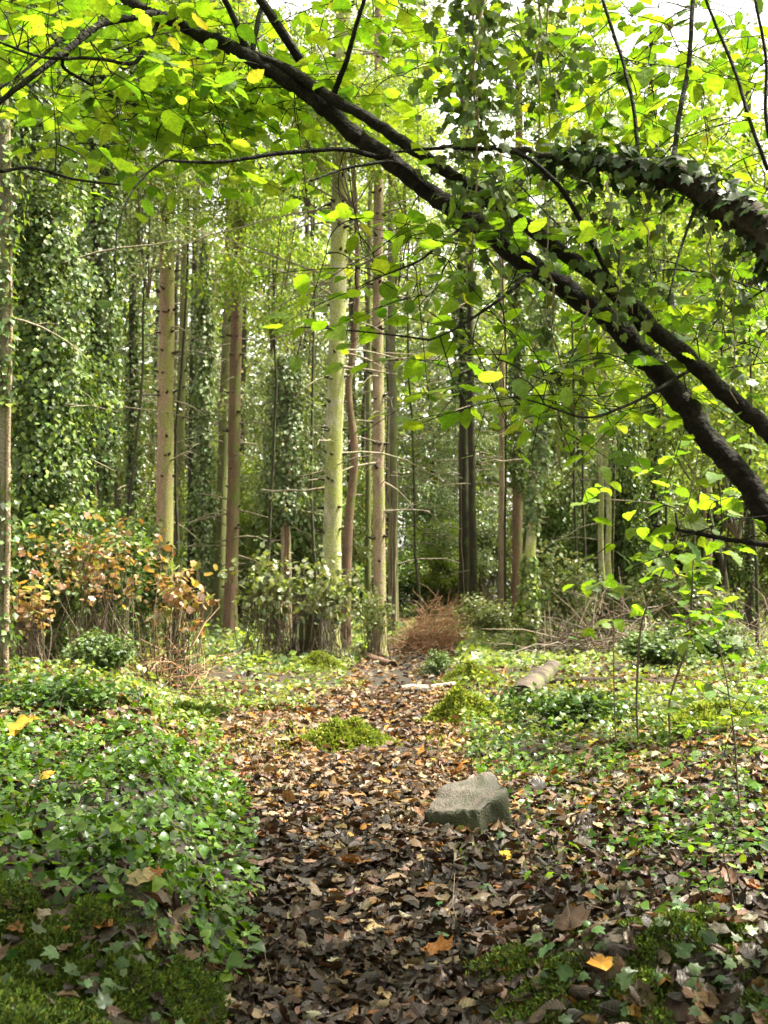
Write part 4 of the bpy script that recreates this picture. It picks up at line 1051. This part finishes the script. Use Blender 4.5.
twig_heap('brush_pile', 'rounded heap of rusty brown dry brush beside the path bend', 432, 648, .62, .5, .85, 1000, BR, d=22.5, r=.006, lmin=.25, lmax=.65, arch=True)
twig_heap('dry_stick_tangle', 'grey brown tangle of dry sticks under the pale twin stems', 598, 668, 1.2, .7, .75, 200, GR, d=20, r=.011, lmin=.6, lmax=1.6, arch=True)
twig_heap('dry_stick_tangle', 'loose dry bramble canes at the far edge past the pale ivy bushes', 735, 668, .9, .6, .8, 150, GR, d=18.5, r=.007, lmin=.6, lmax=1.5, arch=True)
twig_heap('dry_stick_tangle', 'few dry leafless canes standing below the smaller rusty shrub', 165, 692, .7, .4, .5, 90, BR, d=13.2, r=.006, lmin=.4, lmax=.9, arch=True)

# ------------------------------------------------------------------ the overhanging hazels
HZ = [((.145, .25, .022), 4), ((.185, .285, .028), 4), ((.095, .185, .02), 3), ((.24, .32, .05), .7), ((.30, .27, .05), .12)]
HZD = [((.10, .19, .02), 3), ((.14, .235, .025), 3), ((.07, .135, .018), 2), ((.19, .27, .04), .8)]
class Hazel:
    def __init__(s, root, seed):
        s.root = root; s.rng = np.random.default_rng(seed); s.sk = []
        s.o = np.array(root.location)
    def limb(s, name, pxs, rad_px, mat=B_HAZEL, sides=12, extra=None, knots=True):
        q = [np.array(extra)] if extra is not None else []
        q += [P(a, b, d) for a, b, d in pxs]
        n = max(10, len(q) * (14 if knots else 6))
        p = smooth_line(q, n)
        rp = list(rad_px); 
        ds = np.interp(np.linspace(0, 1, n), np.linspace(0, 1, len(q)), [x[1] for x in q])
        r = np.interp(np.linspace(0, 1, n), np.linspace(0, 1, len(rp)), rp) / F * ds
        jit = np.cumsum(s.rng.normal(size=(n, 3)), 0); jit -= np.linspace(0, 1, n)[:, None] * jit[-1]
        p = p + jit * (r.mean() * .10)
        if knots: r = r * (1 + .08 * fbm(np.arange(n) * .35 + pxs[0][0], np.zeros(n), 3) + .035 * s.rng.normal(size=n))
        mb = MB(); mb.tube(p - s.o, r, 18 if knots else sides, wob=.13 if sides > 6 else 0, rng=s.rng)
        s.sk.append(p)
        return mb.build(name, mat, s.root)
    def spray(s, pts, cols, size=(.044, .090), per=(5, 10), length=(.18, .46), up=.9):
        """Leafy twigs that grow out of the nearest wood toward pts."""
        rng = s.rng; S = np.vstack(s.sk); tw = MB(); lf = MB()
        dd = [np.min(((S - p) ** 2).sum(1)) for p in pts]
        for p in np.array(pts)[np.argsort(dd)]:
            k = np.argmin(((S - p) ** 2).sum(1)); b = S[k]; l = np.linalg.norm(p - b)
            t = np.linspace(0, 1, 7)[:, None]
            mid = (b + p) / 2 + rng.normal(size=3) * .16 * l + [0, 0, .08 * l]
            c = (1 - t) ** 2 * b + 2 * t * (1 - t) * mid + t ** 2 * p
            e = norm((p - mid) * [1, 1, .5] + rng.normal(size=3) * [.12, .12, .04] * max(l, .1)); L = rng.uniform(*length)
            u = np.linspace(0, 1, 6)[1:, None]
            tail = p + e * L * u + np.array([0, 0, -.10 * L]) * u ** 2
            c2 = np.vstack([c, tail])
            tw.tube(c2 - s.o, np.linspace(.0035 if l > .3 else .0024, .0011, len(c2)), 4, cap=False)
            S = np.vstack([S, c2[2:]])
            m = rng.integers(*per)
            for i in range(m):
                f = (i + .6) / m; a = p + e * L * f + np.array([0, 0, -.10 * L]) * f * f
                sd = norm(np.cross(e, [0, 0, 1])) * (1 if i % 2 else -1)
                dr = norm(e * rng.uniform(.4, .9) + sd * rng.uniform(.6, 1.1) + [0, 0, rng.uniform(-.55, .1)])
                if i == m - 1: dr = norm(e + [0, 0, -.2])
                nr = np.array([0, 0, up]) + rng.normal(size=3) * .34
                sz = rng.uniform(*size)
                st = a + dr * .018
                lf.leaves(HAZEL[rng.integers(4)], [st - s.o], basis(nr[None], dr[None]), np.array([[sz * rng.uniform(.9, 1.08), sz, sz]]), pal(1, cols, .16, rng))
        br = tw.build('leafy_branch', B_HAZEL, s.root)
        lf.build('foliage', M_HAZEL, br)
    def zone(s, cx, cy, rx, ry, d0, d1, n, cols=HZ, **kw):
        rng = s.rng; pts = []
        while len(pts) < n:
            a, b = rng.uniform(-1, 1, 2)
            if a * a + b * b > 1: continue
            pts.append(P(cx + a * rx, cy + b * ry, rng.uniform(d0, d1)))
        s.spray(pts, cols, **kw)

b0 = np.array([2.55, 3.0, float(height(2.55, 3.0)) - .05])
hz = Hazel(thing('arching_hazel', 'hazel with two dark stems arching across the picture over the path', 'tree', b0), 41)
hz.limb('stem', [(880, 670, 3.2), (800, 560, 3.35), (768, 500, 3.4), (715, 436, 3.45), (650, 365, 3.5), (590, 308, 3.55), (540, 268, 3.6), (470, 220, 3.65), (400, 168, 3.7), (330, 115, 3.75), (250, 62, 3.8), (200, 35, 3.85), (150, 12, 3.9), (90, -15, 4.0), (20, -40, 4.1)], [15.5, 13.5, 12, 11.5, 11.2, 10.8, 10.4, 10, 9.5, 8.8, 8, 7.2, 6.3, 5.2, 4, 3], extra=b0)
hz.limb('stem', [(900, 600, 3.15), (820, 480, 3.2), (768, 424, 3.3), (699, 368, 3.36), (648, 325, 3.42), (599, 280, 3.47), (549, 244, 3.5), (479, 190, 3.55), (384, 128, 3.62), (300, 76, 3.72), (242, 50, 3.79)], [14, 11.5, 9.5, 9, 8.6, 8.2, 7.8, 7.3, 6.6, 5.8, 5, 4], extra=b0 + [.12, .1, 0])
for pxs, r in (
    ([(160, 14, 3.88), (100, 22, 3.7), (52, 60, 3.55), (0, 102, 3.45), (-60, 140, 3.4)], [5, 4, 3.5, 3, 2.5]),
    ([(100, 22, 3.7), (55, 65, 3.9), (100, 90, 4.0), (135, 106, 4.1)], [2.2, 2, 1.6, 1]),
    ([(165, 8, 3.85), (146, 50, 3.6), (135, 66, 3.5), (95, 58, 3.4), (45, 60, 3.3), (-20, 35, 3.2)], [2.6, 2.4, 2.2, 2, 1.8, 1.4]),
    ([(390, 160, 3.7), (345, 148, 3.6), (280, 152, 3.5), (215, 163, 3.4), (165, 160, 3.3)], [3, 2.4, 2.2, 1.9, 1.2]),
    ([(430, 190, 3.65), (395, 160, 3.5), (345, 168, 3.4), (310, 181, 3.3)], [2.4, 2, 1.6, 1.2]),
    ([(250, 55, 3.8), (236, 22, 3.75), (218, -10, 3.7), (205, -60, 3.7)], [4.5, 3.4, 3, 2.4]),
    ([(252, 52, 3.8), (258, 15, 3.85), (270, -25, 3.9)], [3.4, 2.6, 2]),
    ([(332, 100, 3.7), (345, 65, 3.6), (355, 30, 3.55), (368, -12, 3.5)], [3.6, 3, 2.6, 2.2]),
    ([(60, 40, 3.4), (20, 75, 3.3), (-30, 110, 3.2)], [2, 1.5, 1.2]),
    ([(0, 172, 3.2), (30, 166, 3.3), (75, 180, 3.45), (120, 185, 3.6)], [2.2, 1.8, 1.4, .9]),
    ([(640, 330, 3.45), (600, 260, 3.3), (565, 190, 3.2), (520, 150, 3.15), (440, 148, 3.2), (395, 152, 3.3)], [3, 2.8, 2.6, 2.4, 2, 1.2]),
    ([(545, 262, 3.5), (500, 300, 3.3), (455, 330, 3.2), (430, 340, 3.15)], [2, 1.6, 1.3, 1]),
    ([(800, 552, 3.3), (768, 545, 3.35), (720, 538, 3.4), (652, 525, 3.5)], [4, 3.4, 2.6, 1.4]),
    ([(480, 215, 3.6), (452, 235, 3.45), (420, 262, 3.35), (385, 275, 3.3)], [2, 1.6, 1.3, 1]),
    ([(690, 370, 3.4), (640, 400, 3.2), (590, 420, 3.1), (545, 405, 3.05)], [2, 1.6, 1.4, 1])):
    hz.limb('branch', pxs, r, sides=6, knots=False)
# an added bough, leaning back unseen behind the photographer to shade the path
hz.limb('branch', [(300, 60, 3.74), (150, -160, 3.4), (0, -420, 3.0), (-100, -900, 2.4)], [5, 5, 4, 3], sides=6)
hz.zone(135, 60, 165, 62, 3.5, 5.0, 108, per=(5, 9))
hz.zone(60, 40, 90, 60, 2.9, 3.8, 26, per=(4, 7))
hz.zone(215, 105, 105, 42, 3.85, 4.8, 60)
hz.zone(150, 115, 90, 40, 3.4, 4.6, 30)
hz.zone(330, 40, 130, 55, 3.85, 5.0, 50)
hz.zone(60, 160, 60, 22, 3.0, 3.4, 3, per=(2, 3))
hz.zone(395, 262, 75, 45, 3.2, 4.1, 22, per=(3, 6))
hz.zone(390, 210, 60, 30, 3.3, 3.9, 5, per=(3, 5))
hz.zone(330, 335, 16, 12, 3.0, 3.1, 2, per=(3, 4), length=(.06, .12))
hz.zone(490, 345, 60, 45, 3.0, 3.9, 18, per=(3, 6))
hz.zone(500, 400, 50, 20, 3.1, 3.5, 4, per=(3, 5))
hz.zone(600, 395, 90, 40, 3.1, 4.2, 38, per=(3, 6))
hz.zone(520, 215, 70, 50, 3.1, 4.2, 12, cols=HZD)
hz.zone(700, 530, 70, 30, 3.2, 3.9, 10, per=(3, 6))
hz.zone(112, 290, 6, 4, 3.1, 3.2, 1, per=(1, 2), length=(.05, .08), size=(.09, .10))
# unseen boughs above and behind the camera, added to shade the foreground
rg = np.random.default_rng(2)
hz.spray(np.column_stack([rg.uniform(-3.6, 3.2, 230), rg.uniform(-4.0, 2.2, 230), rg.uniform(3.0, 4.6, 230)]), HZ, size=(.10, .16), per=(5, 9), length=(.3, .6))

b1 = np.array([2.9, 3.1, float(height(2.9, 3.1)) - .05])
h2 = Hazel(thing('ivy_clad_tree', 'tree reaching in a thick dark ivy covered limb above the arching stems', 'tree', b1), 43)
h2.limb('limb', [(1000, 560, 3.15), (880, 385, 3.12), (800, 296, 3.1), (768, 262, 3.1), (720, 219, 3.13), (680, 192, 3.16), (640, 176, 3.2), (600, 163, 3.25), (560, 156, 3.3), (500, 146, 3.35), (440, 147, 3.4)], [30, 26, 22, 20, 18, 16, 13, 10, 7, 4, 2.4, 1.4], mat=B_DARK, extra=b1)
for pxs, r in (
    ([(640, 172, 3.2), (634, 110, 3.25), (622, 60, 3.3), (602, 0, 3.35), (590, -40, 3.4)], [2.4, 2.1, 1.9, 1.7, 1.5]),
    ([(672, 182, 3.2), (680, 120, 3.4), (690, 60, 3.5), (694, -10, 3.6)], [3, 2.7, 2.5, 2.2]),
    ([(768, 170, 3.1), (752, 130, 3.1), (735, 72, 3.15), (705, 0, 3.2), (695, -30, 3.2)], [2.2, 2, 1.8, 1.5, 1.2]),
    ([(790, 220, 3.05), (765, 120, 3.0), (768, 60, 3.0), (755, 0, 3.0)], [2.2, 1.9, 1.7, 1.5]),
    ([(700, 195, 3.1), (680, 250, 3.0), (668, 300, 2.95)], [2, 1.5, 1])):
    h2.limb('branch', pxs, r, sides=6, knots=False)
h2.zone(590, 50, 150, 55, 3.3, 5.0, 64, HZ, per=(4, 7))
h2.zone(700, 70, 90, 75, 3.2, 4.8, 50, HZ, per=(4, 7))
h2.zone(730, 170, 60, 50, 3.2, 4.0, 12, HZ)
h2.zone(560, 190, 90, 45, 3.1, 4.2, 14, HZD)
h2.zone(690, 290, 85, 50, 3.5, 4.6, 36, HZD)
h2.zone(740, 350, 50, 50, 3.4, 4.4, 12, HZ)
# upper boughs out of the picture, added to shade the path below
h2.limb('limb', [(1000, 480, 3.2), (900, 150, 3.4), (700, -150, 3.6), (420, -330, 3.8), (200, -380, 4.0)], [20, 15, 11, 7, 4], mat=B_DARK, extra=b1 + [0, .1, 0])
h2.spray(np.column_stack([rg.uniform(-2.8, 2.2, 210), rg.uniform(1.2, 4.8, 210), rg.uniform(4.5, 5.4, 210)]), HZ, size=(.10, .16), per=(5, 9), length=(.3, .6))
h2.spray(np.column_stack([rg.uniform(-.6, 3.6, 140), rg.uniform(4.2, 6.5, 140), rg.uniform(5.1, 5.9, 140)]), HZ, size=(.10, .16), per=(5, 9), length=(.3, .6))
def limb_ivy():
    rng = np.random.default_rng(12); fo = MB(); L = h2.sk[0]
    i0 = int(len(L) * .30); i1 = int(len(L) * .83); n = 620
    k = rng.uniform(i0, i1, n); p = np.column_stack([np.interp(k, np.arange(len(L)), L[:, j]) for j in range(3)])
    o = rdir(n); o[:, 2] = np.abs(o[:, 2]) * .8 - .15
    p = p + o * rng.uniform(.04, .13, (n, 1))
    R = basis(o + [0, 0, .5] + rng.normal(size=(n, 3)) * .4, rdir(n) + [0, 0, -.8])
    w = rng.integers(0, 3, n)
    for i in range(3):
        q = w == i; fo.leaves(IVY[i], p[q] - b1, R[q], rng.uniform(.03, .062, q.sum()), pal(q.sum(), [((.03, .055, .02), 3), ((.05, .085, .03), 2), ((.02, .03, .012), 2)], .2, rng))
    fo.build('ivy', M_IVY, h2.root)
limb_ivy()

def hanging(label, px, py0, py1, d, n, seed, spread=.05, group=None, cols=IVYC):
    rng = np.random.default_rng(seed); a = P(px, py0, d); b = P(px + rng.normal() * 6, py1, d)
    root = thing('hanging_ivy', label, 'ivy', a, group)
    t = np.linspace(0, 1, 14)[:, None]; c = a + (b - a) * t + np.cumsum(rng.normal(size=(14, 3)) * [.012, .012, 0], 0)
    mb = MB(); mb.tube(c - a, np.linspace(.004, .0015, 14), 4); mb.build('stem', B_VINE, root)
    u = rng.random(n) * 13; p = np.column_stack([np.interp(u, np.arange(14), c[:, j]) for j in range(3)]) + rng.normal(size=(n, 3)) * [spread, spread, .02]
    R = basis(rng.normal(size=(n, 3)) * .8 + [0, -.3, .5], rdir(n) * .6 + [0, 0, -1])
    w = rng.integers(0, 3, n); fo = MB()
    for i in range(3):
        q = w == i; fo.leaves(IVY[i], p[q] - a, R[q], rng.uniform(.028, .055, q.sum()), pal(q.sum(), cols, .2, rng))
    fo.build('foliage', M_IVY, root)
IV2 = IVYC + [((.09, .14, .025), 4)]
for i, (px, y0, y1, d, n, lab) in enumerate((
    (478, -60, 120, 3.2, 60, 'leafy ivy strand dangling over the sky gap'),
    (492, -60, 290, 3.3, 120, 'long dark ivy strand hanging down to the arching stems'),
    (508, -60, 215, 3.15, 80, 'thick ivy strand beside the long dark one'),
    (524, -60, 330, 3.4, 60, 'thin trailing ivy strand that falls past the arching stems'),
    (545, -60, 170, 3.5, 40, 'sparse ivy strand hanging near the thick limb tip'),
    (572, 120, 260, 3.3, 26, 'short ivy tail under the tip of the ivy clad limb'),
    (612, 175, 335, 3.15, 60, 'ivy tail hanging from the ivy clad limb to the arching stem'),
    (640, 180, 320, 3.2, 55, 'ivy tail with broad leaves hanging under the thick of the limb'),
    (690, 200, 330, 3.1, 30, 'wispy ivy tail hanging from the limb toward the arch'),
    (735, 230, 400, 3.1, 30, 'ivy tail hanging across the upper arching stem'),
    (552, 270, 470, 3.45, 18, 'bare looking ivy tail hanging below the arching stems'),
    (585, 300, 440, 3.4, 16, 'short thin ivy tail under the arching stems'))):
    hanging(lab, px, y0, y1, d, int(n * (2.6 if y0 < 0 else 1.6)), 60 + i, spread=.065 if y0 < 0 else .05, cols=IV2)

# leafy saplings at the right
def sapling(label, pxs, d, r, zones, seed, cols=HZD, size=(.10, .165)):
    b = P(pxs[0][0], 600, d); b[2] = float(height(b[0], d)) - .03
    h = Hazel(thing('sapling', label, 'sapling', b), seed)
    h.limb('stem', [(x, y, d + i * .02) for i, (x, y) in enumerate(pxs)], [a * .75 for a in r], mat=B_TWIG, sides=7, extra=b, knots=False)
    for (cx, cy, rx, ry, n) in zones:
        h.zone(cx, cy, rx, ry, d - .25, d + .3, n, cols, size=size, per=(3, 6), length=(.15, .35))
sapling('tall curving sapling with sparse bright leaves under the arch', [(636, 700), (640, 620), (664, 570), (690, 500), (702, 430)], 8.6, [1.7, 1.6, 1.4, 1.2, 1.0, .7], [(665, 570, 50, 25, 8), (690, 470, 50, 45, 13), (640, 610, 30, 30, 4)], 71)
sapling('sapling with a tuft of big leaves at knee height beside the pale ivy bush', [(668, 700), (690, 640), (693, 560), (703, 450)], 8.2, [1.8, 1.6, 1.4, 1.1, .7], [(690, 625, 28, 16, 9), (710, 540, 45, 40, 9), (705, 690, 20, 20, 4)], 72)
sapling('very thin upright sapling with few leaves near the twin stems', [(614, 690), (613, 560), (616, 440)], 8.8, [1.0, .9, .8, .6], [(612, 600, 14, 60, 3), (620, 480, 25, 30, 3)], 73)
sapling('bushy young sapling with drooping leaves at the picture edge by the clearing', [(738, 790), (735, 740), (728, 690), (718, 640)], 5.6, [1.5, 1.3, 1.1, .9, .7], [(728, 680, 35, 40, 7), (745, 740, 30, 30, 5)], 74, size=(.05, .085))
sapling('low leafy seedling in the litter by the mossy hump at the picture edge', [(730, 880), (722, 850), (735, 820)], 4.1, [1.5, 1.2, 1, .7], [(725, 835, 35, 28, 6)], 75, size=(.035, .06))
sapling('low yellowish seedling in front of the stone side of the mossy hump', [(585, 890), (588, 876), (582, 868)], 4.6, [1.2, 1, .8, .6], [(580, 880, 22, 10, 3)], 76, cols=HZ, size=(.03, .05))

# ------------------------------------------------------------------ single showy fallen leaves
def fallen(label, px, py, s, c, k, tilt=.2, rot=0.0, lift=.05):
    b = GP(px, py); b[2] += lift
    rng = np.random.default_rng(int(px)); mb = MB()
    nr = np.array([[rng.normal() * tilt, -abs(rng.normal()) * tilt - .15, 1]]); d = np.array([[math.sin(rot), math.cos(rot), .1]])
    mb.leaves(SYC[k], np.zeros((1, 3)), basis(nr, d), s, np.array([c]))
    o = mb.build('fallen_leaf', M_LITTER); o.location = tuple(b); tag(o, label, 'leaf')
fallen('large yellow sycamore leaf with brown edge on the dark bank at the picture edge', 8, 756, .21, (.36, .25, .025), 6, .25, 1.4, .12)
fallen('orange yellow leaf lying on the bright green ground cover', 40, 796, .085, (.34, .19, .02), 4, .3, 2.0, .10)
fallen('rusty orange leaf lying alone on the dark wet path', 424, 968, .125, (.26, .10, .015), 3, .1, 1.2, .04)
fallen('pale tan curled leaf at the foot of the mossy bank', 360, 938, .13, (.40, .29, .15), 2, .2, 1.6, .05)
fallen('dark purple brown leaf drooping over the left moss bank', 80, 922, .14, (.055, .03, .025), 4, .4, 2.8, .05)
fallen('pale dead leaf across the top of the moss bank', 125, 898, .10, (.30, .23, .11), 2, .1, 1.4, .06)
fallen('orange brown dead leaf beside the pale one on the moss bank', 146, 903, .08, (.24, .10, .02), 3, .2, .4, .06)
fallen('dark upright leaf stuck in the moss of the hump by the stone side', 570, 945, .14, (.07, .04, .025), 4, .5, .2, .05)
fallen('bright yellow leaf on the litter beside the stone', 500, 868, .10, (.48, .30, .02), 1, .1, 1.0, .04)
fallen('bright orange leaf just in front of the seedling', 600, 1006, .08, (.45, .20, .015), 1, .2, .3, .08)

# ------------------------------------------------------------------ camera, light, sky
cam = bpy.data.cameras.new('camera'); co = link('camera', cam)
co.location = (0, 0, CAMZ); co.rotation_euler = (math.pi / 2 + PITCH, 0, 0)
cam.sensor_fit = 'VERTICAL'; cam.sensor_height = 36.0; cam.lens = F / 1024 * 36; cam.clip_start = .05; cam.clip_end = 1000
cam.dof.use_dof = True; cam.dof.focus_distance = 5.0; cam.dof.aperture_fstop = 5.6
SC.camera = co

AZ, EL = math.radians(80), math.radians(62)            # sun high to the right
w = bpy.data.worlds.new('World'); SC.world = w; w.use_nodes = True
N, L = w.node_tree.nodes, w.node_tree.links; N.clear()
sky = N.new('ShaderNodeTexSky'); sky.sky_type = 'NISHITA'; sky.sun_disc = False; sky.sun_elevation = EL; sky.sun_rotation = AZ
sky.air_density = 1.0; sky.dust_density = 3.0
hs = N.new('ShaderNodeHueSaturation'); hs.inputs['Saturation'].default_value = .10; L.new(sky.outputs[0], hs.inputs['Color'])
bg = N.new('ShaderNodeBackground'); bg.inputs['Strength'].default_value = .125; wm = N.new('ShaderNodeVectorMath'); wm.operation = 'MULTIPLY'; wm.inputs[1].default_value = (1.0, .965, .85); L.new(hs.outputs[0], wm.inputs[0])
L.new(wm.outputs[0], bg.inputs['Color'])
wo = N.new('ShaderNodeOutputWorld'); L.new(bg.outputs[0], wo.inputs['Surface'])
sl = bpy.data.lights.new('sun', 'SUN'); sl.energy = 4.0; sl.angle = math.radians(3); sl.color = (1, .94, .80)
so = link('sun', sl); so.location = (0, 0, 30)
so.rotation_euler = (math.pi / 2 - EL, 0, math.pi - AZ)
SC.view_settings.view_transform = 'Standard'; SC.view_settings.look = 'None'; SC.view_settings.gamma = 1.0
SC.view_settings.exposure = 2.3
SC.cycles.max_bounces = 8; SC.cycles.diffuse_bounces = 4; SC.cycles.transmission_bounces = 4; SC.cycles.glossy_bounces = 2
SC.cycles.use_adaptive_sampling = True; SC.cycles.adaptive_threshold = .02
